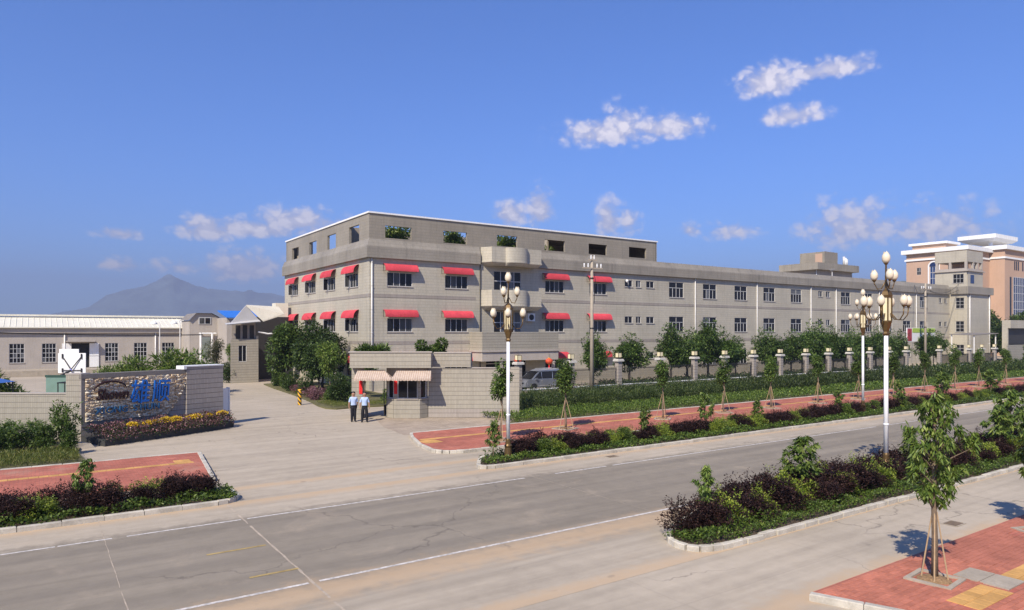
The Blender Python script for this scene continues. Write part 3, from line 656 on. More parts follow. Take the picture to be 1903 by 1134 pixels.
pipe(fac, X0 + .22, Y0 - .09, 0, 11.9); pipe(fac, X0 + 11.55, Y0 - .09, 0, 11.9, .045, M_steel)
# ---- balcony bay
def bay(zb, zt, name, slab):
    """parapet with slanted left end, rounded bow and straight right wing"""
    out = [(36.1, Y0 - .01), (36.65, 56.8), (38.25, 56.8)] + [(39.55 + 1.3 * math.cos(R(a)), 56.8 + .62 * math.sin(R(a))) for a in range(190, 351, 10)] + [(40.85, 56.8), (42.65, 56.8), (42.65, Y0 - .01)]
    inn = [(36.35, Y0 - .01), (36.83, 56.98), (38.3, 56.98)] + [(39.55 + 1.15 * math.cos(R(a)), 56.9 + .5 * math.sin(R(a))) for a in range(190, 351, 10)] + [(40.8, 56.98), (42.47, 56.98), (42.47, Y0 - .01)]
    mb = MB(); n = len(out)
    mb.add([(x, y, z) for z in (zb, zt) for x, y in out] + [(x, y, z) for z in (zb, zt) for x, y in inn], [])
    f = []
    for i in range(n - 1):
        f += [(i, i + 1, n + i + 1, n + i), (2 * n + i + 1, 2 * n + i, 3 * n + i, 3 * n + i + 1), (n + i, n + i + 1, 3 * n + i + 1, 3 * n + i), (i + 1, i, 2 * n + i, 2 * n + i + 1)]
    mb.f += f; mb.mi += [0] * len(f)
    bb = mb.build(name, M_tile, fac)
    mb = MB(); low = [(x + (.35 if x < 38 else (-.25 if x > 41.5 else 0)), y + (.30 if y < 57.5 else 0)) for x, y in out]
    vs_ = [(x * 1.0 + (-.05 if x < 37 else (.05 if x > 42 else 0)), y - (.05 if y < 57.5 else 0), z) for z in (zb - .12, zb - .002) for x, y in out] + [(x, y, zb - slab) for x, y in low]
    f = [tuple(range(n, 2 * n)), tuple(range(3 * n - 1, 2 * n - 1, -1))]
    for i in range(n - 1): f += [(i, i + 1, n + i + 1, n + i), (2 * n + i, 2 * n + i + 1, i + 1, i)]
    mb.add(vs_, f); mb.build('balcony_slab', M_tile, bb)
bay(7.95, 9.42, 'balcony', .5); bay(12.25, 13.62, 'bay_parapet', .42)
# ---- porch
mb = MB(); yf = 55.7
mb.box(34.85, 44.0, yf, yf + .2, 3.55, 5.3); mb.box(34.85, 35.05, yf + .2, Y0 - .03, 3.55, 5.3); mb.box(43.8, 44.0, yf + .2, Y0 - .03, 3.55, 5.3); po = mb.build('porch_parapet', M_tile_g, fac)
mb = MB(); mb.box(34.75, 44.1, yf - .1, Y0 - .03, 3.38, 3.548); mb.build('porch_ledge', M_plaster, fac)
mb = MB(); mb.box(34.85, 44.0, yf + .02, yf + .3, 2.5, 3.378); mb.box(34.87, 35.1, yf + .3, Y0 - .03, 2.5, 3.378); mb.box(43.7, 43.98, yf + .3, Y0 - .03, 2.5, 3.378); mb.build('porch_beam', M_plaster, fac)
for x in (37.2, 43.55):
    mb = MB(); mb.tube((x, yf + .3, 0), (x, yf + .3, 2.498), .21, .2, 14); mb.tube((x, yf + .3, 2.2), (x, yf + .3, 2.3), .26, n=14); mb.build('porch_column', M_plaster, fac, smooth=False)
mb = MB(); mb.box(41.5, 42.4, 57.55, Y0 - .03, 6.4, 7.2); acu = mb.build('air_conditioner', M_white, fac)
mb = MB(); mb.lathe([(.3, 0), (.3, .03), (.02, .04)], 16); g = put('fan_grille', mb.mesh('fan_grille', M_steel), acu, (41.95 - X0, 57.55 - Y0, 6.8), (R(90), 0, 0))
mb = MB(); mb.lathe([(.05, 0), (.17, .05), (.20, .15), (.05, .3)], 14); put('wall_lamp', mb.mesh('wall_lamp', M_white, True), fac, (55.5 - X0, -.2, 11.05), (R(70), 0, 0))

# ---- roof stair block on the long wing
rb = thing('roof_stair_block', 'grey flat-roofed stair block on the roof of the long wing', 'building', (106.4, 66, 12.25), world=True)
mb = MB(); mb.box(106.6, 117.4, 66.2, 72.0, 12.26, 15.6); mb.build('wall', M_tile_d, rb)
mb = MB(); mb.box(105.7, 118.2, 65.4, 72.6, 15.6, 16.75); mb.build('parapet', M_tile_f, rb)
mb = MB(); mb.box(110.6, 114.6, 67.2, 71.8, 16.75, 19.0); up = mb.build('upper_room', M_tile_p, rb)
mb = MB(); mb.box(110.58, 110.62, 67.6, 68.9, 16.8, 18.7); mb.build('door', M_pink, up)
pipe(rb, 106.45, 66.1, 12.3, 15.6, .07)
for k in range(3): mb = MB(); mb.tube((116.2 + .45 * k, 67, 16.75), (116.2 + .45 * k, 67, 18.4 - .2 * k), .2, n=12); mb.build('vent_flue', M_frame if k != 1 else M_white, rb, smooth=True)
fl = thing('roof_floodlight', 'small floodlight standing on the roof edge of the wing', 'floodlight', (97.6, 58.1, 13.6))
mb = MB(); mb.tube((0, 0, 0), (0, 0, .75), .05); mb.build('post', M_pipe, fl); mb = MB(); mb.lathe([(.1, .7), (.45, .95), (.47, 1.0), (.1, 1.02)], 12); mb.build('lamp_head', M_frame, fl)

# ---- end block
EX0, EX1, EY = 134.7, 144.2, 55.2
eb = thing('end_block', 'taller grey stair tower at the far end of the factory', 'building', (EX0, EY, 0), world=True)
ew = [(55.65, 57.0, z, z + 1.9) for z in SILL]
wall_openings(LEFT(EX0), EY, 58.0, 0, 12.0, ew).build('wall', M_tile, eb)
for a, b_, c, d in ew: window(eb, LEFT(EX0), a, b_, c, d, 'g23')
mb = MB(); mb.box(EX0 + .15, EX1, EY, EY + .2, 0, 12.0); mb.box(EX1 - .2, EX1, EY + .21, 70, 0, 12.0); mb.build('wall', M_tile, eb)
mb = MB(); mb.prism([(EX0 - .35, EY - .35), (EX1 + .5, EY - .35), (EX1 + .5, 70), (EX0 + .02, 70), (EX0 + .02, 57.6), (EX0 - .35, 57.6)], 12.0, 13.3); mb.build('parapet', M_tile_f, eb)
tw = [(55.75, 57.5, 13.95, 15.55)]
wall_openings(LEFT(EX0 + .1), EY + .05, 60.5, 13.3, 16.0, tw, .3).build('wall', M_tile, eb); window(eb, LEFT(EX0 + .1), 55.75, 57.5, 13.95, 15.55, 'g32')
mb = MB(); mb.box(EX0 + .4, 141.2, EY + .05, EY + .25, 13.3, 16.0); mb.box(141.0, 141.2, EY + .26, 60.5, 13.3, 16.0); mb.build('wall', M_tile, eb)
mb = MB(); mb.fbox(FRONT(EY + .05), 136.2, 137.6, -.03, .02, 13.9, 15.4); mb.build('blue_panel', M_glass_b, eb)
mb = MB(); mb.box(EX0 - .15, 141.5, EY - .2, 60.8, 16.0, 16.15); mb.box(EX0 + .1, EX0 + .3, EY + .05, 60.5, 16.15, 16.55); mb.box(EX0 + .31, 141.2, EY + .05, EY + .2, 16.15, 16.5); mb.build('gallery_floor', M_plaster, eb)
for x, y in ((EX0 + .3, EY + .25), (EX0 + .3, 58), (EX0 + .3, 60.2), (137.5, EY + .25), (139.2, EY + .25), (140.9, EY + .25), (140.9, 60.2)):
    mb = MB(); mb.box(x - .19, x + .19, y - .19, y + .19, 16.56, 17.7); mb.build('gallery_post', M_plaster, eb)
mb = MB(); mb.box(EX0 + .1, 141.2, EY + .05, 60.5, 17.7, 19.65); mb.build('tank_room', M_tile, eb)
mb = MB(); mb.box(137.6, 140.2, 57.2, 59.5, 16.15, 17.6); mb.build('inner_wall', M_pink, eb)
pipe(eb, EX0 + .9, EY - .1, 0, 12.0, .08); pipe(eb, EX1 - .7, EY - .1, 0, 12.0, .08)

# ---- pink building far right
PXX, PYY = 165.0, 67.8
pk = thing('pink_building', 'tall pink plastered building with white trim and arched windows', 'building', (PXX, PYY, 0), world=True)
lp = [(73.4, 75.1, 8.0, 19.9), (77.0, 77.9, 18.2, 19.8)]
wall_openings(LEFT(PXX), PYY, 80.2, 0, 23.0, lp).build('wall', M_pink, pk)
window(pk, LEFT(PXX), 77.0, 77.9, 18.2, 19.8, 'g22', sill=False)
window(pk, LEFT(PXX), 73.4, 75.1, 8.0, 19.9, 'g39', M_glass_b, False, M_white)
def arch(fr, u0, u1, zs, wd, ztop):
    mb = MB(); n = 10; c = (u0 + u1) / 2; r = (u1 - u0) / 2
    for i in range(n):
        a0, a1 = math.pi * i / n, math.pi * (i + 1) / n
        q = [fr(c + (r + o) * math.cos(a), d, zs + (r + o) * math.sin(a)) for a in (a0, a1) for o in (0, wd) for d in (-.14, -.01)]
        mb.add(q, [(0, 1, 5, 4), (2, 6, 7, 3), (0, 4, 6, 2), (1, 3, 7, 5)])
    mb.fbox(fr, u0 - wd, u0, -.14, -.01, 8.0, zs); mb.fbox(fr, u1, u1 + wd, -.14, -.01, 8.0, zs)
    return mb.build('arch_trim', M_white, pk)
arch(LEFT(PXX), 73.3, 75.2, 19.9, .28, 21)
mb = MB(); mb.add([(PXX - .02, 74.25 + .95 * math.cos(R(a)), 19.9 + .95 * math.sin(R(a))) for a in range(0, 181, 15)], [tuple(range(13))]); mb.build('fanlight', M_glass_b, pk)
mb = MB(); mb.box(PXX + .2, 176.5, PYY, PYY + .2, 0, 23.0); mb.box(176.6, 190, PYY - 3.0, PYY + 6, 0, 23.6); mb.box(190.2, 230, PYY, PYY + .3, 0, 22.6); mb.build('wall', M_pink, pk)
mb = MB(); mb.box(PXX - .8, 176.8, PYY - .8, 81.0, 23.0, 23.9); mb.box(PXX - .25, 176.4, PYY - .2, 80.5, 21.4, 21.8); mb.box(176.1, 190.6, PYY - 3.6, PYY + 6.5, 23.6, 24.5); mb.box(176.4, 190.3, PYY - 3.2, PYY + 6.2, 21.6, 22.0); mb.box(190.6, 231, PYY - .6, PYY + 6, 22.6, 23.3); mb.build('cornice', M_white, pk)
mb = MB(); mb.box(PXX + 1.5, 172, 72.5, 79.6, 23.9, 25.0); mb.build('roof_room', M_pink, pk); mb = MB(); mb.box(PXX + 1, 172.5, 72, 80.2, 25.0, 25.5); mb.build('roof_room_cornice', M_white, pk)
FP = FRONT(PYY - 3.0)
mb = MB(); mb.fbox(FP, 181.0, 187.2, -.06, -.01, 5, 17.6); gl = mb.build('curtain_wall', M_glass_b, pk)
mb = MB()
for k in range(7): u = 181.0 + 6.2 * k / 6; mb.fbox(FP, u - .07, u + .07, -.10, -.061, 5, 17.6)
for k in range(8): z = 5 + 12.6 * k / 7; mb.fbox(FP, 181.0, 187.2, -.098, -.0615, z - .05, z + .05)
mb.build('mullions', M_frame, gl)
for u in (179.2, 188.2): mb = MB(); mb.fbox(FP, u, u + .8, -.06, -.01, 6, 17.6); mb.build('tall_window', M_glass, pk)
for u in (181.6, 182.6, 183.6, 186, 187, 188): mb = MB(); mb.fbox(FP, u, u + .5, -.05, -.01, 19.2, 21.2); mb.build('slot_window', M_glass, pk)
arch(FRONT(PYY - .02), 193.5, 195.3, 19.0, .3, 20); mb = MB(); mb.fbox(FRONT(PYY), 193.5, 195.3, -.04, -.01, 5, 19.6); mb.build('tall_window', M_glass, pk)
arch(FRONT(PYY - .02), 168.5, 169.6, 19.6, .3, 20); mb = MB(); mb.fbox(FRONT(PYY), 168.5, 169.6, -.04, -.01, 5, 20.0); mb.build('tall_window', M_glass, pk)
def taper(x0, x1, y0, y1, z0, z1, ins):
    m = MB(); zm = z0 + (z1 - z0) * .4
    m.add([(x0 + ins, y0 + ins, z0), (x1 - ins, y0 + ins, z0), (x1 - ins, y1 - ins, z0), (x0 + ins, y1 - ins, z0)] + [(x, y, z) for z in (zm, z1) for x, y in ((x0, y0), (x1, y0), (x1, y1), (x0, y1))],
          [(0, 3, 2, 1), (8, 9, 10, 11)] + [(i + 4 * k, (i + 1) % 4 + 4 * k, (i + 1) % 4 + 4 * k + 4, i + 4 * k + 4) for k in (0, 1) for i in range(4)]); return m
cn = taper(191, 204, 72.0, 80.4, 27.5, 29.1, .9).build('roof_canopy', M_white, pk)
mb = MB()
for k in range(12): x = 191.9 + 1.06 * k; mb.box(x, x + .06, 71.97, 71.995, 28.2, 29.05)
for k in range(8): y = 72.8 + 1.02 * k; mb.box(190.97, 190.995, y, y + .06, 28.2, 29.05)
mb.build('panel_joints', M_frame, cn)
for x, y in ((193.5, 74), (201.5, 74), (193.5, 78.5), (201.5, 78.5)): mb = MB(); mb.tube((x, y, 22.5), (x, y, 27.5), .45, n=12); mb.build('canopy_column', M_white, pk)
# ---- low lodge at the far right edge
lo = thing('far_lodge', 'low grey lodge with dark opening at the far right', 'building', (130, 47, 0), world=True)
mb = MB(); mb.box(129.2, 141, 46.6, 47.0, 5.9, 7.2); mb.box(129.2, 129.5, 47.0, 47.8, 0, 7.2); mb.box(129.5, 141, 47.5, 47.8, 0, 7.19); mb.build('wall', M_tile, lo)
mb = MB(); mb.box(129.5, 141, 47.2, 47.3, 3.3, 5.9); mb.build('dark_opening_panel', M_steel, lo); mb = MB(); mb.box(127.5, 141, 46.4, 46.59, 0, 3.2); mb.build('front_wall', M_tile_g, lo)  # dark sheet stands in for the unlit depth of the opening
cp = thing('yard_canopy', 'thin dark canopy roof beside the end tower', 'canopy', (122.5, 49, 0), world=True)
mb = MB(); mb.add([(120.5, 48.2, 4.75), (129, 48.2, 5.0), (129, 52, 5.1), (120.5, 52, 4.85), (120.5, 48.2, 4.86), (129, 48.2, 5.11), (129, 52, 5.21), (120.5, 52, 4.96)], [(0, 3, 2, 1), (4, 5, 6, 7), (0, 1, 5, 4), (1, 2, 6, 5), (2, 3, 7, 6), (3, 0, 4, 7)]); mb.build('roof_sheet', M_beam, cp)
for x, y in ((120.8, 48.5), (128.6, 48.5), (120.8, 51.7), (128.6, 51.7)): mb = MB(); mb.tube((x, y, 0), (x, y, 4.85), .09); mb.build('post', M_pipe, cp)
bbd = thing('billboard', 'small yellow and white billboard among the trees by the far pole', 'billboard', (104.5, 50, 0), world=True)
mb = MB(); mb.box(103.0, 111.5, 50, 50.1, 3.9, 5.9); mb.build('panel', M_white, bbd)
mb = MB(); mb.box(104.6, 111.4, 49.97, 49.996, 5.2, 5.85); mb.build('green_banner', pm('banner_green', (.38, .50, .08), .6), bbd); mb = MB(); mb.box(103.2, 104.4, 49.96, 49.995, 4.0, 5.8); mb.build('red_poster', pm('poster_red', (.35, .05, .06), .6, .5, 2), bbd)
for x in (103.3, 111.2): mb = MB(); mb.box(x, x + .12, 50.11, 50.2, 0, 5.8); mb.build('post', M_steel, bbd)

# ------------------------------------------------------------------ buildings at the left
YW = 104.0
wh = thing('warehouse', 'long low grey warehouse with cream sheet roof at the left', 'building', (-20, YW, 0), world=True)
ww = [(-2.62, -1.1), (.68, 2.15), (7.44, 8.95), (10.76, 12.3), (14.1, 15.6), (-6.1, -4.6), (-9.6, -8.1), (-13, -11.5)]
wo_ = [(a, b_, 1.5, 3.86) for a, b_ in ww] + [(3.8, 5.7, .75, 3.87)]
wall_openings(FRONT(YW), -26, 17.2, 0, 5.2, wo_, .3).build('wall', M_plaster, wh)
for a, b_ in ww: window(wh, FRONT(YW), a, b_, 1.5, 3.86, 'g44', M_glass, True, M_frame, .05)
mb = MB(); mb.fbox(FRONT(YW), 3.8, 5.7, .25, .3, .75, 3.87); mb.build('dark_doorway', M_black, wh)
for u0, u1 in ((2.75, 3.75), (5.72, 6.75)):
    mb = MB(); mb.fbox(FRONT(YW), u0, u1, -.12, -.03, .8, 3.85); d_ = mb.build('door_leaf', M_white, wh); mb = MB(); mb.fbox(FRONT(YW), u0, u1, -.14, -.121, 2.2, 2.3); mb.build('rail', M_frame, d_)
mb = MB(); mb.fbox(FRONT(YW), 3.2, 6.3, -1.0, -.01, 4.05, 4.2); mb.build('door_hood', M_plaster, wh)
mb = MB(); mb.fbox(FRONT(YW), -26, 17.2, -.32, -.005, 5.2, 5.8); mb.build('gutter_band', M_plaster, wh)
mb = MB(); mb.add([(-26.2, YW - .6, 5.78), (17.4, YW - .6, 5.78), (17.4, YW + 5, 7.1), (-26.2, YW + 5, 7.1), (-26.2, YW - .6, 5.9), (17.4, YW - .6, 5.9), (17.4, YW + 5, 7.2), (-26.2, YW + 5, 7.2)], [(0, 1, 5, 4), (4, 5, 6, 7), (0, 3, 2, 1), (1, 2, 6, 5), (3, 0, 4, 7)])
rf = mb.build('roof', M_offwhite, wh)
mb = MB()
for k in range(72): x = -26 + .6 * k; mb.add([(x, YW - .6, 5.90), (x + .08, YW - .6, 5.90), (x + .08, YW + 5, 7.2), (x, YW + 5, 7.2), (x + .04, YW - .6, 5.96), (x + .04, YW + 5, 7.26)], [(0, 4, 5, 3), (4, 1, 2, 5), (0, 1, 4)])
mb.build('roof_rib', M_offwhite, rf)
mb = MB(); mb.box(-26.2, 17.4, YW + 5, YW + 5.3, 7.0, 7.22); mb.box(-26.4, 17.6, YW + 4.7, YW + 7, 7.32, 7.55); mb.build('ridge_cap', M_offwhite, rf)
for x in (3.04, 13.3, -7.2): pipe(wh, x, YW - .1, 0, 5.2, .08)
mb = MB(); mb.box(-26, 17.2, YW - 4.5, YW - .02, 0, .72); mb.build('loading_platform', M_concrete_d, wh)
# blue-roofed house
bh = thing('blue_roofed_house', 'grey house with small bright blue sheet roof', 'building', (17, 98, 0), world=True)
FB = FRONT(97.5)
wall_openings(FB, 16.5, 20.0, 0, 6.5, [(17.8, 19.0, 0, 4.6)], .4).build('wall', M_plaster, bh)
mb = MB(); mb.add([(16.5, 97.5, 6.5), (20.0, 97.5, 6.5), (20.0, 97.5, 7.2), (19.0, 97.5, 7.7), (17.2, 97.5, 7.7), (16.5, 97.5, 6.9)], [(0, 1, 2, 3, 4, 5)]); mb.build('gable', M_plaster, bh)
mb = MB(); mb.box(17.5, 19.0, 97.42, 97.49, 6.3, 7.2); wn = mb.build('window', M_frame, bh); mb = MB(); mb.box(17.6, 18.2, 97.4, 97.418, 6.38, 7.12); mb.build('pane', M_glass_c, wn); mb = MB(); mb.box(18.3, 18.9, 97.4, 97.418, 6.38, 7.12); mb.build('pane', M_glass, wn)
mb = MB(); mb.box(16.5, 16.7, 97.91, 103.9, 0, 6.8); mb.box(19.8, 20.0, 92.0, 97.49, 0, 7.1); mb.box(20.0, 24.4, 92.0, 92.2, 0, 7.0); mb.build('wall', M_plaster, bh)
mb = MB(); mb.add([(16.3, 97.2, 6.85), (17.2, 97.2, 7.75), (19.1, 97.2, 7.75), (20.1, 97.2, 7.2), (16.3, 104, 6.85), (17.2, 104, 7.75), (19.1, 104, 7.75), (20.1, 104, 7.2)], [(0, 1, 5, 4), (1, 2, 6, 5), (2, 3, 7, 6)]); mb.build('roof_edge', M_beam, bh)
mb = MB(); mb.add([(19.7, 91.6, 7.05), (24.6, 91.6, 7.05), (24.6, 97, 8.0), (19.7, 97, 8.0), (19.7, 91.6, 7.17), (24.6, 91.6, 7.17), (24.6, 97, 8.12), (19.7, 97, 8.12)], [(0, 3, 2, 1), (4, 5, 6, 7), (0, 1, 5, 4), (1, 2, 6, 5), (2, 3, 7, 6), (3, 0, 4, 7)]); mb.build('blue_roof', M_blue_roof, bh)
for x in (17.7, 19.1): mb = MB(); mb.tube((x, 97.2, 0), (x, 97.2, 5.2), .13, n=10); mb.build('white_column', M_white, bh)
mb = MB(); mb.tube((17.5, 97.2, 5.1), (19.6, 97.2, 5.1), .1, n=8); mb.build('white_beam', M_white, bh)
# gabled shed
sh = thing('gabled_shed', 'gabled shed with pale roof between courtyard and factory end', 'building', (19, 75, 0), world=True)
FS = FRONT(75.5)
wall_openings(FS, 16.6, 19.4, 0, 4.5, [(17.4, 18.2, 2.2, 3.9)], .3).build('wall', M_tile_g, sh)
window(sh, FS, 17.4, 18.2, 2.2, 3.9, 'small2', sill=False)
mb = MB(); mb.box(19.2, 19.4, 75.51, 83, 0, 4.9); mb.build('wall', M_tile_g, sh)
mb = MB(); mb.box(16.8, 19.2, 75.9, 76.1, 4.5, 6.4); mb.build('upper_wall', M_tile_d, sh)
for u in (17.2, 17.9, 18.6): mb = MB(); mb.box(u, u + .45, 75.86, 75.895, 4.6, 6.0); mb.build('shutter_window', M_steel, sh)
mb = MB(); mb.add([(16.5, 75.3, 6.1), (19.5, 75.3, 6.45), (18.1, 75.3, 8.05), (16.5, 75.5, 6.1), (19.5, 75.5, 6.45), (18.1, 75.5, 8.05)], [(0, 1, 2), (5, 4, 3), (0, 3, 4, 1), (1, 4, 5, 2), (2, 5, 3, 0)]); mb.build('gable', M_grey_roof, sh)
mb = MB(); mb.add([(18.1, 75.2, 8.12), (19.75, 74.9, 6.5), (22.0, 75.2, 7.25), (22.2, 78, 8.1), (18.1, 75.2, 8.0), (19.75, 74.9, 6.38), (22.0, 75.2, 7.13), (22.2, 78, 7.98)], [(0, 1, 2, 3), (7, 6, 5, 4), (1, 5, 6, 2), (0, 4, 5, 1), (2, 6, 7, 3)]); mb.build('roof', M_offwhite, sh)
mb = MB(); mb.add([(16.0, 74.6, 6.05), (19.4, 74.6, 6.4), (19.4, 75.3, 6.6), (16.0, 75.3, 6.2)], [(0, 1, 2, 3)]); mb.add([(16.0, 74.6, 5.98), (19.4, 74.6, 6.33), (19.4, 75.3, 6.53), (16.0, 75.3, 6.13)], [(3, 2, 1, 0)]); mb.build('eave_sheet', M_grey_roof, sh)
mb = MB(); mb.path([(19.3, 75.2, 5.3), (20.3, 75.2, 5.1), (21.2, 75.2, 5.15), (22.1, 75.2, 5.5)], .09, 6); mb.build('white_duct', M_white, sh)
mb = MB(); mb.box(19.45, 24.35, 80.0, 80.2, 0, 7.0); mb.build('back_wall', M_steel, sh)
mb = MB(); mb.box(22.6, 24.0, 80.5, 82, 7.0, 8.6); mb.build('roof_vent', M_offwhite, sh)

# ------------------------------------------------------------------ gatehouse (turned to face the drive)
def stripe_mat(name, c1, c2, per, axis='x', diag=False):
    m, t, b = new_mat(name); tcn = t.n.new('ShaderNodeTexCoord'); x, y, z = t.xyz(tcn.outputs['Object'])
    s = t.m('ADD', x, t.m('MULTIPLY', z, .8)) if diag else x
    f = t.m('LESS_THAN', t.m('FRACT', t.m('DIVIDE', s, per)), .5)
    k = t.sm(t.noise(tcn.outputs['Object'], 5, 4), .3, .7, .88, 1.08)
    t.put(b.inputs['Base Color'], t.mul(t.mix(f, (*c1, 1), (*c2, 1)), t.vec(k, k, k))); b.inputs['Roughness'].default_value = .75
    return m
GA = R(-34.478)
gh = thing('gatehouse', 'tiled gatehouse with striped awning and flat parapet roof', 'gatehouse', (17.70, 39.36, 0), GA)
foot = [(-.08, .5), (.5, 0), (2.05, 0), (2.48, .5), (2.48, 1.9), (-.08, 1.9)]
mb = MB(); mb.prism(foot, 0, 1.19); mb.build('booth_base', M_tile_g, gh)
mb = MB(); mb.prism([(x, y + .02) for x, y in foot], 2.42, 3.12); mb.build('booth_header', M_tile_d, gh)
def post(x, y, s, z0, z1): mb = MB(); mb.box(x - s, x + s, y - s, y + s, z0, z1); return mb.build('post', M_tile_g, gh)
post(.56, .14, .11, 1.192, 2.418); post(2.0, .12, .08, 1.192, 2.418); post(.04, .58, .09, 1.192, 2.418); post(2.38, .6, .08, 1.192, 2.418)
window(gh, lambda u, d, z: (u, d + .02, z), .68, 1.91, 1.22, 2.40, 'small2', M_glass, True)
def slant(p, q_):
    a_ = math.atan2(q_[1] - p[1], q_[0] - p[0]); c_, n_ = math.cos(a_), math.sin(a_)
    return lambda u, d, z: (p[0] + u * c_ - d * n_, p[1] + u * n_ + d * c_, z)
window(gh, slant((-.08, .5), (.5, 0)), .14, .64, 1.22, 2.40, 'one', M_glass, True); window(gh, slant((2.05, 0), (2.48, .5)), .08, .56, 1.22, 2.40, 'one', M_glass, True)
mb = MB()
for k in range(9): mb.box(1.33 + .065 * k, 1.341 + .065 * k, -.02, -.005, 1.28, 2.36)
mb.build('window_bars', M_iron, gh)
mb = MB(); mb.box(-2.12, -1.45, 0, .55, 0, 3.12); mb.build('pier', M_tile_g, gh)
mb = MB(); mb.box(-2.12, -1.95, .55, 2.1, 0, 3.12); mb.build('side_wall', M_tile_g, gh)
# parapet roof
mb = MB()
mb.box(-2.1, 2.8, -.6, -.4, 3.13, 4.05); mb.box(-2.1, -1.9, -.4, 2.2, 3.13, 4.05); mb.box(2.6, 2.8, -.4, .4, 3.13, 4.05); mb.box(-1.9, 2.6, 2.0, 2.2, 3.13, 4.05)
mb.build('parapet', M_tile_g, gh)
mb = MB(); mb.box(2.8, 5.14, .4, .6, 3.13, 3.98); mb.box(4.94, 5.14, .6, 2.2, 3.13, 3.98); mb.box(2.8, 4.94, 2.0, 2.2, 3.13, 3.98); mb.build('parapet', M_tile_g, gh)
mb = MB(); mb.box(-1.9, 2.6, -.4, 2.0, 3.13, 3.3); mb.box(2.6, 4.94, .6, 2.0, 3.13, 3.3); mb.build('roof', M_concrete_d, gh)
mb = MB(); mb.box(-2.16, 2.86, -.66, -.36, 4.053, 4.12); mb.box(-2.16, -1.86, -.36, 2.24, 4.053, 4.12); mb.box(2.86, 5.18, .36, .64, 3.983, 4.05); mb.build('coping', M_plaster, gh)
# striped awning, two hipped bays with scalloped valance
M_stripe = stripe_mat('striped_awning_cloth', (.40, .285, .215), (.50, .41, .325), .13)
def bay_awning(t0, t1, b0, b1, hip):
    mb = MB(); zt, zb, vt, vb = 2.99, 2.52, -.35, -1.15
    A, B, D, E_ = (t0, vt, zt), (t1, vt, zt), (b1, vb, zb), (b0, vb, zb)
    mb.quad(A, E_, D, B)
    if hip == 'r': mb.quad(B, D, (b1, vt, zb))
    else: mb.quad(A, (b0, vt, zb), E_)
    mb.quad(A, (b0, vt, zb), E_) if hip == 'r' else mb.quad(B, D, (b1, vt, zb))
    n = int((b1 - b0) / .05)
    for i in range(n):
        u0, u1 = b0 + (b1 - b0) * i / n, b0 + (b1 - b0) * (i + 1) / n
        za, zc = [zb - .10 - .04 * abs(math.sin(math.pi * (u - b0) / .22)) for u in (u0, u1)]
        mb.quad((u0, vb - .003, za), (u1, vb - .003, zc), (u1, vb - .003, zb), (u0, vb - .003, zb))
    a = mb.build('awning', M_stripe, gh)
    fm = MB(); fm.tube((b0, vb + .02, zb - .02), (b1, vb + .02, zb - .02), .015, n=6); fm.tube((b0 + .02, vt, zb - .02), (b0 + .02, vb, zb - .02), .012, n=6); fm.tube((b1 - .02, vt, zb - .02), (b1 - .02, vb, zb - .02), .012, n=6); fm.build('awning_frame', M_frame, a)
bay_awning(-1.66, -.05, -1.75, .50, 'r'); bay_awning(.72, 2.78, .51, 2.86, 'l')
M_redc = pm('red_couplet', (.62, .015, .015), .7, .25, 18)
for u0, v0 in ((-1.66, -.02), (.47, .015)):
    mb = MB(); mb.box(u0, u0 + .2, v0 - .005, v0 + .012, 1.5, 2.36); mb.build('red_couplet', M_redc, gh)
# walls beside it
gw = thing('gate_wall', 'tall tiled wall right of the gatehouse', 'wall', (17.70, 39.36, 0), GA)
mb = MB(); mb.box(2.51, 7.6, .5, .74, 0, 3.05); mb.build('wall_face', M_tile_g, gw); mb = MB(); mb.box(7.6, 8.14, .42, .96, 0, 3.12); mb.build('end_pier', M_tile_g, gw)
mb = MB(); mb.box(2.51, 7.6, .485, .499, .02, .52); mb.build('plinth', M_tile_s, gw); mb = MB(); mb.box(5.2, 7.58, .46, .78, 3.052, 3.10); mb.build('coping', M_plaster, gw)
wb = thing('wheel_gate', 'dark steel wicket gate leaf standing open beside the gatehouse', 'gate', (17.70, 39.36, 0), GA)
mb = MB(); mb.box(-.26, -.22, .55, .62, .08, 2.5); mb.box(-.26, -.22, 1.5, 1.57, .08, 2.5); mb.box(-.26, -.22, .62, 1.5, .12, .2); mb.box(-.26, -.22, .62, 1.5, 2.4, 2.48); mb.box(-.25, -.23, .62, 1.5, .2, .75); mb.build('leaf', M_steel, wb)

# ------------------------------------------------------------------ left walls and the sign
UL = Vector((math.cos(GA), math.sin(GA), 0)); pB = Vector((1.80, 39.22, 0)); pA = pB - UL * .72
lwl = thing('boundary_wall', 'low tiled boundary wall running left from the sign pillar', 'wall', tuple(pA), GA)
mb = MB(); mb.box(-16, 0, .15, .39, 0, 2.3); mb.build('wall_face', M_tile_g, lwl); mb = MB(); mb.box(-16, -.002, .12, .42, 2.302, 2.36); mb.build('coping', M_plaster, lwl)
lpl = thing('sign_pillar', 'square tiled pillar at the left end of the sign wall', 'pillar', tuple(pA), GA)
mb = MB(); mb.box(.003, .72, 0, .7, 0, 3.24); mb.build('shaft', M_tile_g, lpl); mb = MB(); mb.box(-.02, .74, -.02, .72, 3.242, 3.3); mb.build('cap', M_plaster, lpl)
SA = R(22.09)
sg = thing('sign_wall', 'sign wall with rough stone panel and blue Chinese lettering', 'sign', (1.9, 39.15, 0), SA)
mb = MB(); mb.box(-.1, 5.2, .02, .42, 0, 3.05); mb.build('backing_wall', M_tile_s, sg)
mb = MB(); mb.box(-.12, 5.19, -.06, .46, 3.052, 3.27); mb.build('top_beam', M_beam, sg)
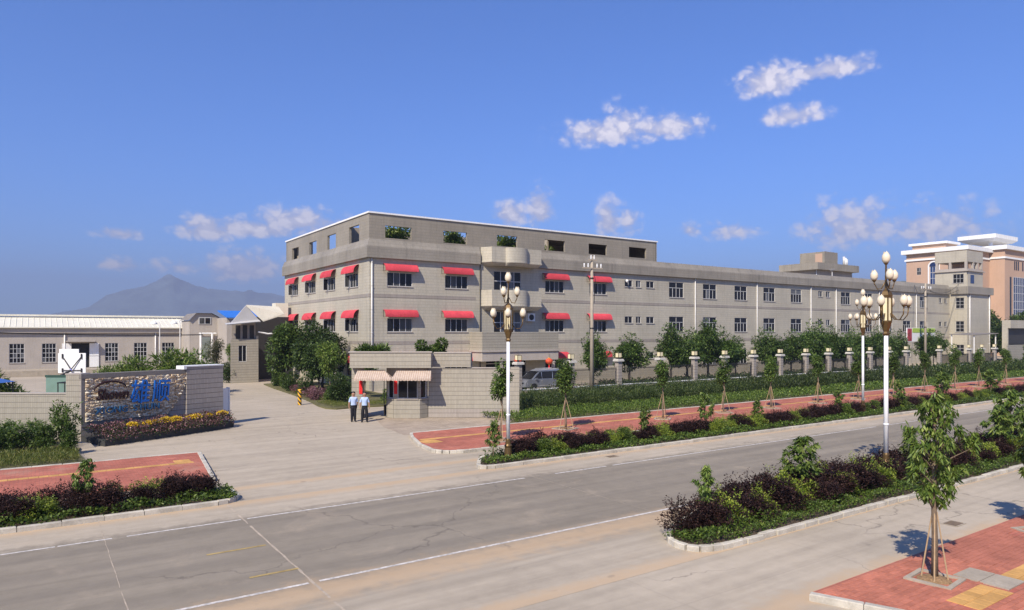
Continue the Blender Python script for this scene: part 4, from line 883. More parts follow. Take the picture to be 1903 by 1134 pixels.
mb = MB(); mb.box(-.1, 4.3, -.03, .018, .72, .95); mb.box(-.1, .06, -.032, .018, .951, 3.05); mb.build('stone_frame', M_beam, sg)
mb = MB(); mb.box(5.2, 7.4, -.12, .55, 0, 3.40); mb.build('end_pier', M_tile_s, sg); mb = MB(); mb.box(5.19, 7.43, -.15, .58, 3.402, 3.46); mb.box(5.02, 5.189, -.15, .58, 3.275, 3.46); mb.build('pier_cap', M_white, sg)
def edge_u(z): s = max(0, min(1, (z - .95) / 2.1)); return 4.1 + 1.15 * math.sin(s * math.pi / 2) ** .8
rg = random.Random(11); mb = MB(); z = .955
while z < 3.04:
    h = min(rg.uniform(.055, .10), 3.045 - z)
    if h < .02: break
    u = .065
    while u < edge_u(z + h / 2) - .03:
        L = min(rg.uniform(.10, .26), edge_u(z + h / 2) - u); dpt = rg.uniform(.035, .095); a, b_ = u + .005, u + L - .005; c, d = z + .004, z + h - .004
        if b_ - a > .02:
            mb.cur = rg.choice((0, 0, 1, 1, 2)); j = lambda s: rg.uniform(-s, s) * 2.6
            mb.add([(a, .019, c), (b_, .019, c), (b_, .019, d), (a, .019, d), (a + .008, -dpt + j(.015), c + .006), (b_ - .008, -dpt + j(.015), c + .006), (b_ - .008, -dpt + j(.015), d - .006), (a + .008, -dpt + j(.015), d - .006)],
                   [(4, 5, 6, 7), (0, 1, 5, 4), (1, 2, 6, 5), (2, 3, 7, 6), (3, 0, 4, 7)])
        u += L
    z += h
M_st = [pm('cladding_stone_a', (.72, .56, .37), .9, .25, 9, bump=.5), pm('cladding_stone_b', (.86, .75, .55), .9, .2, 9, bump=.5), pm('cladding_stone_c', (.52, .38, .24), .9, .25, 9, bump=.5)]
tag(mb.build('stone_cladding', M_st, sg), kind='stuff')
mb = MB(); zz = np.linspace(.95, 3.05, 16); mb.path([(edge_u(z) + .02, -.02, z) for z in zz], .022, 6); mb.build('panel_edge', M_concrete_d, sg)
def text_part(s, name, x, z, size, sx, mat, bold=0.0, shear=0.0, depth=.035):
    cu = bpy.data.curves.new(name, 'FONT'); cu.body = s; cu.size = size; cu.extrude = depth; cu.offset = bold; cu.shear = shear; cu.resolution_u = 3
    o = bpy.data.objects.new(name, cu); C.objects.link(o)
    me = bpy.data.meshes.new_from_object(o.evaluated_get(bpy.context.evaluated_depsgraph_get())); bpy.data.objects.remove(o)
    me.materials.clear(); me.materials.append(mat)
    return put(name, me, sg, (x, -.155, z), (R(90), 0, 0), (sx, 1, 1))
M_ltr_b = pm('blue_lettering', (.010, .125, .46), .5, .08, 8); M_ltr_d = pm('dark_red_logo', (.030, .010, .010), .5, .1, 8); M_ltr_t = pm('teal_lettering', (.02, .09, .20), .5, .08, 8)
text_part('Shown', 'logo_word', .50, 1.99, .70, .82, M_ltr_d, .016, .30)
mb = MB(); n = 26; pts, rad = [], []
for i in range(n):
    t = i / (n - 1); a = math.pi * (1.0 - .97 * t); pts.append((1.22 + .78 * math.cos(a), -.14, 2.44 + .42 * math.sin(a))); rad.append(.018 + .04 * math.sin(math.pi * min(1, .1 + t * .9)))
mb.path(pts, rad, 8); mb.build('logo_arc', M_ltr_d, sg)
text_part('雄', 'character', 2.12, 1.76, 1.30, .80, M_ltr_b, .008, .10); text_part('顺', 'character', 3.24, 1.76, 1.26, .78, M_ltr_b, .008, .10)
xx = .47
for ch, adv in zip('XIONG SHUN', (.335, .165, .37, .355, .385, .22, .32, .36, .35, .3)):
    if ch != ' ': text_part(ch, 'letter', xx, 1.30, .44, 1.06, M_ltr_t, .006, .05)
    xx += adv
fb = thing('flower_bed', 'dark stone flower trough full of mauve and yellow flowers', 'flower bed', (1.9, 39.15, 0), SA)
ftp = [(-.1, -2.25), (1.2, -2.1), (3.5, -1.9), (6.4, -1.55), (7.3, -1.25), (7.3, -.13), (5.18, -.13), (5.18, -.04), (-.1, -.04)]
mb = MB(); mb.prism(ftp, 0, .30); mb.build('trough', pm('dark_trough', (.045, .045, .042), .8, .2, 4), fb)
blk = thing('concrete_block', 'low concrete slab at the left corner of the flower trough', 'slab', (1.55, 37.3, 0), R(20)); mb = MB(); mb.add([(-.5, -.5, 0), (.55, -.6, 0), (.5, .5, 0), (-.55, .4, 0), (-.4, -.4, .3), (.4, -.45, .22), (.4, .4, .22), (-.45, .3, .3)], [(4, 5, 6, 7), (0, 1, 5, 4), (1, 2, 6, 5), (2, 3, 7, 6), (3, 0, 4, 7)]); mb.build('slab', M_concrete_d, blk)
sgt = thing('sliding_gate', 'white sliding gate end standing beside the sign pier', 'gate', (1.9, 39.15, 0), SA)
mb = MB(); mb.box(7.5, 7.9, .12, .30, .04, 2.05); mb.build('gate_panel', M_white, sgt); mb = MB(); mb.box(7.9, 7.98, .08, .34, 0, 2.1); mb.build('end_post', M_pipe, sgt); mb = MB(); mb.box(7.42, 7.5, .15, .27, .04, 2.0); mb.build('hinge_post', M_steel, sgt)

# ------------------------------------------------------------------ fence with lamp-topped pillars
px_ = [32.2, 37.7, 43.2, 48.5, 53.3, 57.85, 62.5, 67.2, 72.0, 76.55, 81.0, 85.7, 90.2, 94.6, 103.8, 108.4, 113.0, 117.3, 121.6]
M_capstone = pm('pale_cap_stone', (.56, .53, .47), .7, .15, 4, streak=.15)
def pillar_proto():
    t = thing('fence_pillar', '', 'pillar', (px_[0], 46, 0), group='lamp-topped pillars of the factory fence')
    mb = MB(); mb.box(-.22, .22, -.22, .22, 0, 2.66); mb.build('shaft', M_tile_s, t)
    mb = MB(); mb.prism([(-.36, -.36), (.36, -.36), (.36, .36), (-.36, .36)], 2.66, 2.80); mb.prism([(-.32, -.32), (.32, -.32), (.32, .32), (-.32, .32)], 2.80, 2.87); mb.build('cap', M_capstone, t)
    mb = MB(); mb.lathe([(.12, 2.87), (.10, 2.93), (.08, 3.0), (.16, 3.03)], 10); mb.build('lamp_foot', M_black, t)
    mb = MB(); mb.box(-.19, .19, -.19, .19, 3.03, 3.40); lm = mb.build('lamp', M_cream, t)
    mb = MB()
    for sx in (-.19, .19):
        for sy in (-.19, .19): mb.box(sx - .015, sx + .015, sy - .015, sy + .015, 3.031, 3.41)
    mb.box(-.2, .2, -.2, .2, 3.401, 3.42); mb.build('lamp_cage', M_gold, lm)
    return t
pp = pillar_proto(); ordn = ['first', 'second', 'third', 'fourth', 'fifth', 'sixth', 'seventh', 'eighth', 'ninth', 'tenth', 'eleventh', 'twelfth', 'thirteenth', 'fourteenth', 'fifteenth', 'sixteenth', 'seventeenth', 'eighteenth', 'nineteenth']
for i, x in enumerate(px_):
    o = pp if i == 0 else copy_tree(pp); o.location = (x, 46, 0)
    o['label'] = 'stone fence pillar with square lamp, %s from the gatehouse wall' % ordn[i]
lwf = thing('fence_plinth', 'low pale plinth wall under the iron fence', 'wall', (24, 46, 0), world=True)
mb = MB(); mb.box(24.5, 100, 45.9, 46.1, 0, .55); mb.box(103, 128, 45.9, 46.1, 0, .55); mb.build('wall_face', M_concrete_d, lwf)
mb = MB(); mb.box(24.5, 100, 45.86, 46.14, .552, .62); mb.box(103, 128, 45.86, 46.14, .552, .62); mb.build('coping', M_white, lwf)
allx = [26.6] + px_
for i, (a, b_) in enumerate(zip(allx[:-1], allx[1:])):
    if b_ - a > 8: continue
    f = thing('iron_fence', 'black iron bar fence panel ending at the %s lamp pillar' % ordn[i], 'fence', (a, 46, 0), group='iron panels of the factory fence')
    L = b_ - a
    for z in (.75, 1.98): mb = MB(); mb.box(.26, L - .26, -.02, .02, z, z + .045); mb.build('rail', M_iron, f)
    mb = MB(); n = int((L - .5) / .115)
    for k in range(n): x = .3 + (L - .6) * k / (n - 1); mb.box(x - .016, x + .016, -.012, .012, .62, 2.14)
    tag(mb.build('bars', M_iron, f), kind='stuff')

# ------------------------------------------------------------------ street lamps
def lamp_proto():
    t = thing('street_lamp', '', 'street lamp', group='tall white street lamps with tulip shades')
    mb = MB(); mb.lathe([(.22, 0), (.22, .16), (.18, .22), (.15, .58), (.18, .66), (.125, .74), (.11, .92), (.092, .98)], 12); mb.build('plinth', M_gold, t)
    mb = MB(); mb.tube((0, 0, .96), (0, 0, 5.35), .085, .07, 16); mb.build('pole', M_pole, t, smooth=True)
    mb = MB(); mb.lathe([(.09, 2.0), (.105, 2.03), (.09, 2.06)], 14); mb.build('pole_ring', M_pole, t)
    mb = MB(); mb.lathe([(.08, 5.30), (.13, 5.38), (.09, 5.45), (.17, 5.72), (.20, 5.80), (.20, 5.86)], 6, ph=R(30)); mb.lathe([(.21, 6.72), (.22, 6.8), (.17, 6.93), (.07, 7.02), (.045, 7.05)], 6, ph=R(30))
    for k in range(6):
        a = R(30 + 60 * k); x, y = .185 * math.cos(a), .185 * math.sin(a); mb.tube((x, y, 5.86), (x * 1.04, y * 1.04, 6.72), .026, n=6)
    ln = mb.build('lantern', M_gold, t)
    for k in range(6):
        a0, a1 = R(30 + 60 * k), R(90 + 60 * k); m = MB(); r = .175; ia = .12
        p0 = Vector((r * math.cos(a0), r * math.sin(a0), 0)); p1 = Vector((r * math.cos(a1), r * math.sin(a1), 0)); e = (p1 - p0) * ia; p0 += e; p1 -= e
        i0, i1 = p0 * .93, p1 * .93
        m.add([(*p0.xy, 5.861), (*p1.xy, 5.861), (*p1.xy, 6.719), (*p0.xy, 6.719), (*i0.xy, 5.861), (*i1.xy, 5.861), (*i1.xy, 6.719), (*i0.xy, 6.719)], [(0, 1, 2, 3), (5, 4, 7, 6), (1, 5, 6, 2), (4, 0, 3, 7), (3, 2, 6, 7), (0, 4, 5, 1)])
        m.build('panel', M_cream, ln)
    mb = MB(); mb.path([(0, 0, 7.0), (0, 0, 7.95)], [.045, .03], 8); mb.build('stem', M_gold, t)
    tul = [(.03, 0), (.10, .02), (.155, .12), (.165, .22), (.15, .32), (.10, .40), (.075, .44), (.05, .42)]
    smb = MB(); smb.lathe(tul, 12); sm_ = smb.mesh('shade', M_shade, True)
    pet = MB()
    for k in range(5):
        a = R(72 * k); c_, s_ = math.cos(a), math.sin(a)
        pet.add([(.10 * c_ - .055 * s_, .10 * s_ + .055 * c_, .385), (.10 * c_ + .055 * s_, .10 * s_ - .055 * c_, .385), (.085 * c_, .085 * s_, .50)], [(0, 1, 2)])
    pt_ = pet.mesh('petals', M_shade)
    cup = MB(); cup.lathe([(.02, -.09), (.05, -.06), (.09, .0), (.105, .05)], 10); cu_ = cup.mesh('cup', M_gold, True)
    def shade(p, sc_=1.0):
        s = put('shade', sm_, t, p, (0, 0, 0), (sc_,) * 3); put('cup', cu_, s); put('petals', pt_, s)
    for n, rr, z0, zt, rb in ((6, .76, 6.0, 6.40, .19), (3, .40, 7.15, 7.36, .04)):
        for k in range(n):
            a = R(360 / n * k + (0 if n == 6 else 30)); c_, s_ = math.cos(a), math.sin(a)
            pts = [(rb * c_, rb * s_, z0 + .12), ((rb + (rr - rb) * .3) * c_, (rb + (rr - rb) * .3) * s_, z0 - .10), ((rb + (rr - rb) * .7) * c_, (rb + (rr - rb) * .7) * s_, z0 - .12), (rr * .97 * c_, rr * .97 * s_, z0 + .08), (rr * c_, rr * s_, zt - .08)]
            mb = MB(); mb.path(pts, .02, 6); mb.build('arm', M_gold, t, smooth=True); shade((rr * c_, rr * s_, zt), .82)
    shade((0, 0, 7.98), .9)
    return t
lp_ = lamp_proto()
for i, (x, y, rz, s, lab) in enumerate(((15.95, 23.5, R(55.5), .915, 'white street lamp with bronze foot at the planter nose by the gate drive'), (25.0, 12.85, R(75), .965, 'tallest looking white street lamp in the near island hedge'), (43.1, 23.6, R(62), .945, 'smaller looking white street lamp in the far planter'))):
    o = lp_ if i == 0 else copy_tree(lp_); o.location = (x, y, .05); o.rotation_euler = (0, 0, rz); o.scale = (s,) * 3; o['label'] = lab

# ------------------------------------------------------------------ utility poles and wires
def upole(x, y, h, lab, full):
    t = thing('utility_pole', lab, 'utility pole', (x, y, 0), R(-8), group='concrete utility poles')
    mb = MB(); mb.tube((0, 0, 0), (0, 0, h), .19, .11, 12); mb.build('shaft', M_concrete_d, t, smooth=True)
    for z, L in ((h - 1.05, 1.0), (h - .35, .45)) if full else ((h - .9, 1.2),):
        mb = MB(); mb.box(-L, L, -.16, -.08, z, z + .1); ca = mb.build('crossarm', M_concrete_d, t)
        for u in ((-.85, -.45, .45, .85) if L > .8 else (-.35, .35)):
            mb = MB(); mb.lathe([(.03, 0), (.07, .05), (.05, .1), (.08, .16), (.05, .22), (.07, .3), (.02, .36)], 8, (u * L, -.12, z + .1)); mb.build('insulator', M_white, ca)
    mb = MB(); mb.path([(.1, -.14, h - 1.3), (.22, -.2, h - 2.0), (.15, -.2, h - 2.8), (.13, -.16, h - 4)], .025, 6); mb.build('riser_cable', M_black, t)
    mb = MB()
    for z in (h - 1.9, h - 6.2): mb.lathe([(.17, z), (.19, z + .05), (.17, z + .12)], 12)
    mb.build('clamp_band', M_steel, t)
upole(39.35, 45.2, 11.75, 'bare concrete utility pole in front of the factory windows', True)
upole(102.4, 47.2, 12.1, 'distant concrete utility pole near the end tower', False)
def wire(name, lab, a, b_, sag, r=.018):
    a, b_ = Vector(a), Vector(b_); pts = [a.lerp(b_, i / 24) - Vector((0, 0, sag * 4 * (i / 24) * (1 - i / 24))) for i in range(25)]
    mb = MB(); mb.path(pts, r, 5); return tag(mb.build(name, M_black), lab, 'wire')
for k, dy in enumerate((-.9, .9)): wire('power_wire', ('upper' if k else 'lower') + ' power wire strung between far pole and end tower', (102.4 + dy, 47, 11.4 - .3 * k), (134.7, 56.5, 12.8 + k), .9, .03)
wire('power_wire', 'thick black cable sagging across the warehouse front', (-24, 88, 6.6), (17, 92, 4.95), .55, .06)
wire('power_wire', 'thin wire looping from far pole to the wing roof', (102.4, 47.2, 11.2), (122, 58, 13.3), 1.2, .03)
for k, (x, y) in enumerate(((11.3, 85), (12.55, 80))):
    t = thing('yard_light', ('farther' if k == 0 else 'nearer') + ' slim yard light pole with dome floodlight before the warehouse', 'floodlight', (x, y, 0), R(-40), group='yard floodlights')
    mb = MB(); mb.path([(0, 0, 0), (0, 0, 6.2), (-.1, 0, 6.45), (-.5, 0, 6.5)], .045, 6); mb.build('pole', M_pipe, t)
    mb = MB(); mb.lathe([(.06, 0), (.30, -.18), (.40, -.34), (.38, -.36), (.05, -.30)], 14, (-.7, 0, 6.5)); mb.build('lamp_head', M_white, t, smooth=True)

# ------------------------------------------------------------------ porch lanterns, bollard, backboard, cart
for x, y, z, lab in ((38.9, 55.6, 2.55, 'round red paper lantern beside the white lamp pole'), (42.72, 55.6, 2.35, 'round red paper lantern at the right porch column')):
    t = thing('paper_lantern', lab, 'lantern', (x, y, z), group='red lanterns under the porch')
    mb = MB(); n = 20; vs_, fs = [], []
    for i in range(9):
        a = math.pi * i / 8; r = max(.09, .37 * math.sin(a)); zz_ = .30 * math.cos(a)
        for k in range(n): rr = r * (1 + (.035 if k % 2 else -.02)); vs_.append((rr * math.cos(2 * math.pi * k / n), rr * math.sin(2 * math.pi * k / n), zz_))
    for i in range(8):
        for k in range(n): fs.append((i * n + k, (i + 1) * n + k, (i + 1) * n + (k + 1) % n, i * n + (k + 1) % n))
    mb.add(vs_, fs); mb.build('body', M_lantern, t)
    for z0, z1 in ((.28, .35), (-.35, -.28)): mb = MB(); mb.tube((0, 0, z0), (0, 0, z1), .11, n=12); mb.build('rim', M_yellow, t)
    mb = MB(); mb.path([(0, 0, -.35), (0, 0, -.72)], [.05, .09], 8); mb.build('tassel', M_red, t); mb = MB(); mb.tube((0, 0, .35), (0, 0, .95), .01, n=5); mb.build('cord', M_black, t)
bo = thing('bollard', 'yellow and black striped bollard at the garden edge', 'bollard', (15.8, 50.2, 0), R(-35))
mb = MB(); mb.tube((0, 0, 0), (0, 0, 1.08), .135, .135, 16); mb.build('post', stripe_mat('hazard_stripes', (.015, .015, .015), (.75, .40, .02), .26, diag=True), bo); mb = MB(); mb.lathe([(.145, 1.08), (.135, 1.12), (.06, 1.15)], 16); mb.build('cap', M_yellow, bo)
hp = thing('basketball_backboard', 'white stepped basketball backboard seen from behind over the wall', 'backboard', (2.2, 60, 0), R(-34))
mb = MB(); mb.prism([(-1.0, 0), (1.0, 0), (1.0, .06), (-1.0, .06)], 2.3, 3.75); mb.box(-.92, .5, .001, .059, 3.75, 4.05); mb.build('board', M_white, hp)
mb = MB()
for u in (-.66, .72): mb.path([(u, -.04, 3.5), (0, -.12, 2.55)], .035, 6); mb.tube((u, -.05, 3.35), (u, -.05, 3.7), .05, n=6); mb.tube((u, -.05, 2.35), (u, -.05, 2.65), .05, n=6)
mb.tube((-.66, -.05, 2.5), (.72, -.05, 2.5), .035, n=6); mb.build('brace', M_steel, hp)
mb = MB(); mb.path([(0, -.1, 2.5), (0, -1.2, 2.2), (0, -1.6, .05)], [.09, .1, .12], 10); mb.build('post', M_steel, hp); mb = MB(); mb.lathe([(.02, -.12), (.12, 0), (.02, .12)], 12, (0, -.14, 2.5)); mb.build('pivot', pm('violet_pivot', (.25, .25, .6), .5), hp)
gb = thing('green_board', 'dull green sheet board leaning behind the left wall', 'board', (1.05, 48.5, 0), R(-34)); mb = MB(); mb.box(-.65, .65, 0, .05, 0, 2.75); mb.build('sheet', pm('dull_green_sheet', (.16, .25, .20), .6, .1, 2), gb)
mb = MB(); mb.box(-.7, .7, -.02, -.001, 2.65, 2.78); mb.build('edge', pm('dark_green_edge', (.03, .07, .05), .6), gb)
ct = thing('hand_cart', 'small black cart with canopy standing before the green board', 'cart', (1.45, 46.8, 0), R(-34))
mb = MB(); mb.box(-.35, .3, -.3, .3, .55, 1.0); mb.prism([(-.35, -.3), (-.1, -.3), (-.1, .3), (-.35, .3)], 1.0, 1.5); mb.build('body', M_black, ct); mb = MB(); mb.box(-.3, .38, -.36, .36, 2.4, 2.46); mb.build('canopy', M_black, ct)
for u in (-.28, .33): mb = MB(); mb.tube((u, -.3, 1.0), (u, -.3, 2.4), .03); mb.tube((u, .3, 1.0), (u, .3, 2.4), .03); mb.build('canopy_post', M_steel, ct)
wl = MB(); wl.lathe([(.1, -.05), (.3, -.05), (.33, 0), (.3, .05), (.1, .05)], 16); wm = wl.mesh('wheel', M_tyre, True)
for u in (-.25, .3):
    for v in (-.36, .36): put('wheel', wm, ct, (u, v, .33), (R(90), 0, 0))
bc = thing('blue_canopy', 'blue canvas canopy at the left picture edge', 'canopy', (-2.3, 49, 0), R(-34)); mb = MB(); mb.add([(-1.2, -.8, 2.5), (1.1, -.8, 2.45), (1.1, .8, 2.45), (-1.2, .8, 2.5), (0, 0, 2.85)], [(0, 1, 4), (1, 2, 4), (2, 3, 4), (3, 0, 4), (3, 2, 1, 0)]); mb.build('cloth', pm('blue_canvas', (.05, .14, .42), .7), bc)
for u in (-1.1, 1.0): mb = MB(); mb.tube((u, -.7, 0), (u, -.7, 2.5), .03); mb.tube((u, .7, 0), (u, .7, 2.5), .03); mb.build('post', M_steel, bc)

# ------------------------------------------------------------------ parked van behind the fence
def make_van(loc, rz):
    t = thing('parked_van', 'silver minivan parked behind the fence in front of the porch', 'van', loc, rz)
    prof = [(-2.22, .42), (-2.30, .62), (-2.27, .86), (-2.12, 1.0), (-1.62, 1.10), (-1.0, 1.62), (-.72, 1.80), (-.4, 1.88), (1.5, 1.93), (1.95, 1.88), (2.12, 1.75), (2.22, 1.12), (2.28, .95), (2.28, .5), (2.2, .36)]
    wfun = lambda z: .86 - max(0, z - 1.06) * .16
    mb = MB(); n = len(prof)
    V = [(x, s * wfun(z), z) for s in (-1, 1) for x, z in prof]
    F = [(i, i + 1, n + i + 1, n + i) for i in range(n - 1)] + [(n - 1, 0, n, 2 * n - 1)]
    mb.add(V, F)
    for s in (-1, 1):
        w_ = lambda x, z: (x, s * wfun(z), z)
        def archpts(cx): return [(cx + .40 * math.cos(a), .36 + .40 * math.sin(a)) for a in np.linspace(math.pi, 0, 9)]
        low = [(-2.22, .36)] + archpts(-1.42) + archpts(1.38) + [(2.2, .36), (2.28, .5), (2.28, .95), (2.235, 1.06), (-1.75, 1.06), (-2.12, 1.0), (-2.27, .86), (-2.30, .62)]
        up = [(-1.75, 1.06), (2.235, 1.06), (2.12, 1.75), (1.95, 1.88), (1.5, 1.93), (-.4, 1.88), (-.72, 1.80), (-1.0, 1.62), (-1.62, 1.10)]
        for pl_ in (low, up): mb.add([w_(x, z) for x, z in pl_], [tuple(range(len(pl_))) if s < 0 else tuple(range(len(pl_) - 1, -1, -1))])
    body = mb.build('body', M_silver, t)
    for s in (-1, 1):
        def pane(pts, name):
            m = MB(); m.add([(x, s * (wfun(z) + .006), z) for x, z in pts], [tuple(range(len(pts)))]); return m.build(name, M_glass, t)
        pane([(-1.42, 1.14), (-.58, 1.14), (-.58, 1.72), (-.80, 1.70)], 'front_door_window'); pane([(-.50, 1.14), (.62, 1.14), (.62, 1.76), (-.50, 1.73)], 'side_window'); pane([(.70, 1.14), (2.02, 1.14), (1.9, 1.72), (.70, 1.76)], 'rear_side_window')
        m = MB(); m.box(-.62, -.45, s * .865, s * .89, .92, .96); m.build('door_handle', M_frame, t)
        m = MB(); m.box(-1.28, -1.12, s * .86, s * 1.02, 1.08, 1.22); m.build('wing_mirror', M_silver, t)
        m = MB(); m.add([(-2.285, s * .5, .70), (-2.285, s * .80, .70), (-2.16, s * .865, .72), (-2.12, s * .86, .90), (-2.26, s * .78, .88), (-2.265, s * .5, .86)], [(0, 1, 4, 5), (1, 2, 3, 4)]); m.build('headlight', M_white, t)
        m = MB(); m.box(2.26, 2.295, s * .62, s * .82, .8, 1.05); m.build('tail_light', M_red, t)
        m = MB(); m.box(-1.0, 1.0, s * .86, s * .875, .48, .53); m.build('door_strip', M_frame, t)
    m = MB(); m.add([(-1.66, -.70, 1.12), (-1.66, .70, 1.12), (-.80, .66, 1.78), (-.80, -.66, 1.78)], [(0, 1, 2, 3)])
    for i in range(4): x, y, z = m.v[i]; m.v[i] = (x - .012, y, z + .012)
    m.build('windscreen', M_glass, t)
    m = MB(); m.box(-2.36, -2.2, -.82, .82, .40, .62); m.build('bumper', M_silver, t); m = MB(); m.box(-2.31, -2.285, -.42, .42, .70, .82); m.build('grille', M_black, t)
    ty = MB(); ty.lathe([(.20, -.10), (.31, -.10), (.335, -.06), (.335, .06), (.31, .10), (.20, .10)], 22); tm = ty.mesh('tyre', M_tyre, True)
    rm = MB(); rm.lathe([(.04, -.105), (.19, -.085), (.205, -.07), (.205, .07), (.19, .085), (.04, .105)], 14); rmm = rm.mesh('rim', M_frame)
    for cx in (-1.42, 1.38):
        for s in (-1, 1):
            o = put('wheel', tm, t, (cx, s * .74, .335), (R(90), 0, 0)); put('rim', rmm, o)
    m = MB()
    for s in (-.55, .55): m.tube((-.3, s, 1.97), (1.6, s, 1.99), .02, n=6)
    m.build('roof_rail', M_frame, t)
make_van((37.75, 50.3, 0), 0)
# a dark car far behind the fence
M_darkcar = pm('dark_car_paint', (.03, .032, .04), .25, .03, 2, spec=.6)

# ------------------------------------------------------------------ the two guards
def person(loc, rz, label, arms, lean=0.0, legs=.11):
    t = thing('person', label, 'person', loc, rz, 'guards at the gatehouse')
    bm = bmesh.new(); sk = bm.verts.layers.skin.verify()
    def V(p, r, root=False):
        v = bm.verts.new(p); v[sk].radius = (r * 1.22, r * 1.22) if not hasattr(r, '__len__') else (r[0] * 1.12, r[1] * 1.15); v[sk].use_root = root; return v
    def chain(v0, pts):
        for p, r in pts: v = V(p, r); bm.edges.new((v0, v)); v0 = v
        return v0
    pel = V((0, 0, .95), (.155, .115), True)
    ch = chain(pel, [((0, .005, 1.10), (.145, .105)), ((0, .0, 1.28), (.17, .115)), ((0, .01, 1.41), (.15, .10))])
    nk = chain(ch, [((0, .005, 1.50), .058), ((0, -.01, 1.56), .066), ((0, -.018, 1.625), .094), ((0, -.005, 1.69), .088), ((0, 0, 1.725), .055)])
    for s in (-1, 1):
        chain(pel, [((s * .09, 0, .84), .095), ((s * legs, -.01, .50), .080), ((s * (legs + .01), .015, .26), .068), ((s * (legs + .015), .02, .085), .060), ((s * (legs + .03), -.06, .045), .042), ((s * (legs + .045), -.14, .035), .034)])
        ex, ey, wx, wy, wz = arms[0 if s < 0 else 1]
        sh_ = chain(ch, [((s * .165, .01, 1.41), .062), ((s * ex, ey, 1.14), .046)])
        wr = chain(sh_, [((s * wx, wy, wz), .030), ((s * wx, wy - .015, wz - .07), (.038, .022))])
        for k, (o, L) in enumerate(((-.026, .066), (-.009, .078), (.009, .074), (.025, .058))):
            chain(wr, [((s * (wx - .004), wy - .015 + o, wz - .11), .0095), ((s * (wx - .012), wy - .02 + o, wz - .11 - L * .55), .0085), ((s * (wx - .028), wy - .022 + o, wz - .11 - L), .007)])
        chain(wr, [((s * (wx - .018), wy - .05, wz - .075), .010), ((s * (wx - .03), wy - .062, wz - .115), .008)])
    me = bpy.data.meshes.new('body'); bm.to_mesh(me); bm.free(); o = bpy.data.objects.new('body', me); C.objects.link(o)
    md = o.modifiers.new('skin', 'SKIN'); md.use_smooth_shade = True; md.branch_smoothing = .3; o.modifiers.new('sub', 'SUBSURF').levels = 2
    m2 = bpy.data.meshes.new_from_object(o.evaluated_get(bpy.context.evaluated_depsgraph_get())); bpy.data.objects.remove(o)
    m2.materials.clear()
    for m in (M_skin, M_shirt, M_trouser, M_shoe): m2.materials.append(m)
    for p in m2.polygons:
        x, y, z = p.center; ax = abs(x)
        if z < .075: i = 3
        elif z < .97 and ax < .225 - max(0, z - .75) * .1: i = 2
        elif z > 1.475 or (ax > .2 and z < 1.17): i = 0
        else: i = 1
        p.material_index = i; p.use_smooth = True
    put('body', m2, t)
    hb = MB(); hb.lathe([(.106, 1.645), (.110, 1.70), (.098, 1.76), (.058, 1.785), (.01, 1.792)], 14, (0, .02, 0)); put('hair', hb.mesh('hair', M_hair, True), t)
    for s in (-1, 1):
        e = MB(); e.lathe([(.002, -.008), (.009, 0), (.002, .008)], 8, (s * .034, -.103, 1.645)); e.build('eye', M_black, t)
        e = MB(); e.lathe([(.005, -.03), (.016, 0), (.005, .03)], 8, (s * .098, .0, 1.63)); e.build('ear', M_skin, t)
    e = MB(); e.add([(0, -.13, 1.612), (-.016, -.10, 1.605), (.016, -.10, 1.605), (0, -.10, 1.655)], [(0, 1, 3), (0, 3, 2), (0, 2, 1)]); e.build('nose', M_skin, t)
    e = MB(); e.box(-.022, .022, -.108, -.100, 1.576, 1.583); e.build('mouth', M_lantern, t)
    e = MB(); e.lathe([(.165, .945), (.172, .965), (.165, .985)], 20); put('belt', e.mesh('belt', M_black), t, scale=(1, .76, 1))
    return t
person((15.47, 39.05, 0), R(-18), 'guard in pale blue shirt with legs together, nearer the garden', [(.24, .03, .25, .02, .90), (.24, .06, .20, .10, .92)], legs=.075)
person((15.93, 38.48, 0), R(-26), 'guard in pale blue shirt with legs apart, nearer the booth', [(.25, .05, .26, .0, .90), (.25, .05, .27, .0, .90)], legs=.125)

# ------------------------------------------------------------------ vegetation kit
def leafmesh(name, P, A, L, W, rng, mat, tilt=.5, fold=.25):
    """P leaf bases, A leaf axes; every leaf is a folded diamond"""
    n = len(P); L = np.asarray(L) * rng.uniform(.7, 1.3, n); W = np.asarray(W) * rng.uniform(.75, 1.25, n)
    A = A / (np.linalg.norm(A, axis=1, keepdims=True) + 1e-9)
    up = np.tile([0, 0, 1.0], (n, 1)) + rng.normal(0, tilt, (n, 3)); S = np.cross(A, up); S /= (np.linalg.norm(S, axis=1, keepdims=True) + 1e-9); N = np.cross(S, A)
    mid = P + A * (L * .42)[:, None] - N * (W * fold)[:, None]
    V = np.stack([P, mid + S * (W / 2)[:, None], P + A * L[:, None] - N * (L * .12)[:, None], mid - S * (W / 2)[:, None]], 1).reshape(-1, 3)
    b = np.arange(n)[:, None] * 4; F = np.concatenate([b + [0, 1, 2], b + [0, 2, 3]], 1).reshape(-1, 3)
    return np_mesh(name, V, F, mat)
def clump_points(rng, clumps, n, shell=.55):
    """random points inside a list of (x, y, z, rx, ry, rz) clumps, denser to their skins; returns points and outward axes"""
    c = np.array(clumps, float); vol = c[:, 3] * c[:, 4] * c[:, 5]; idx = rng.choice(len(c), n, p=vol ** .8 / (vol ** .8).sum())
    d = rng.normal(0, 1, (n, 3)); d /= np.linalg.norm(d, axis=1, keepdims=True); r = shell + (1 - shell) * rng.random(n) ** .6
    return c[idx, :3] + d * r[:, None] * c[idx, 3:], d
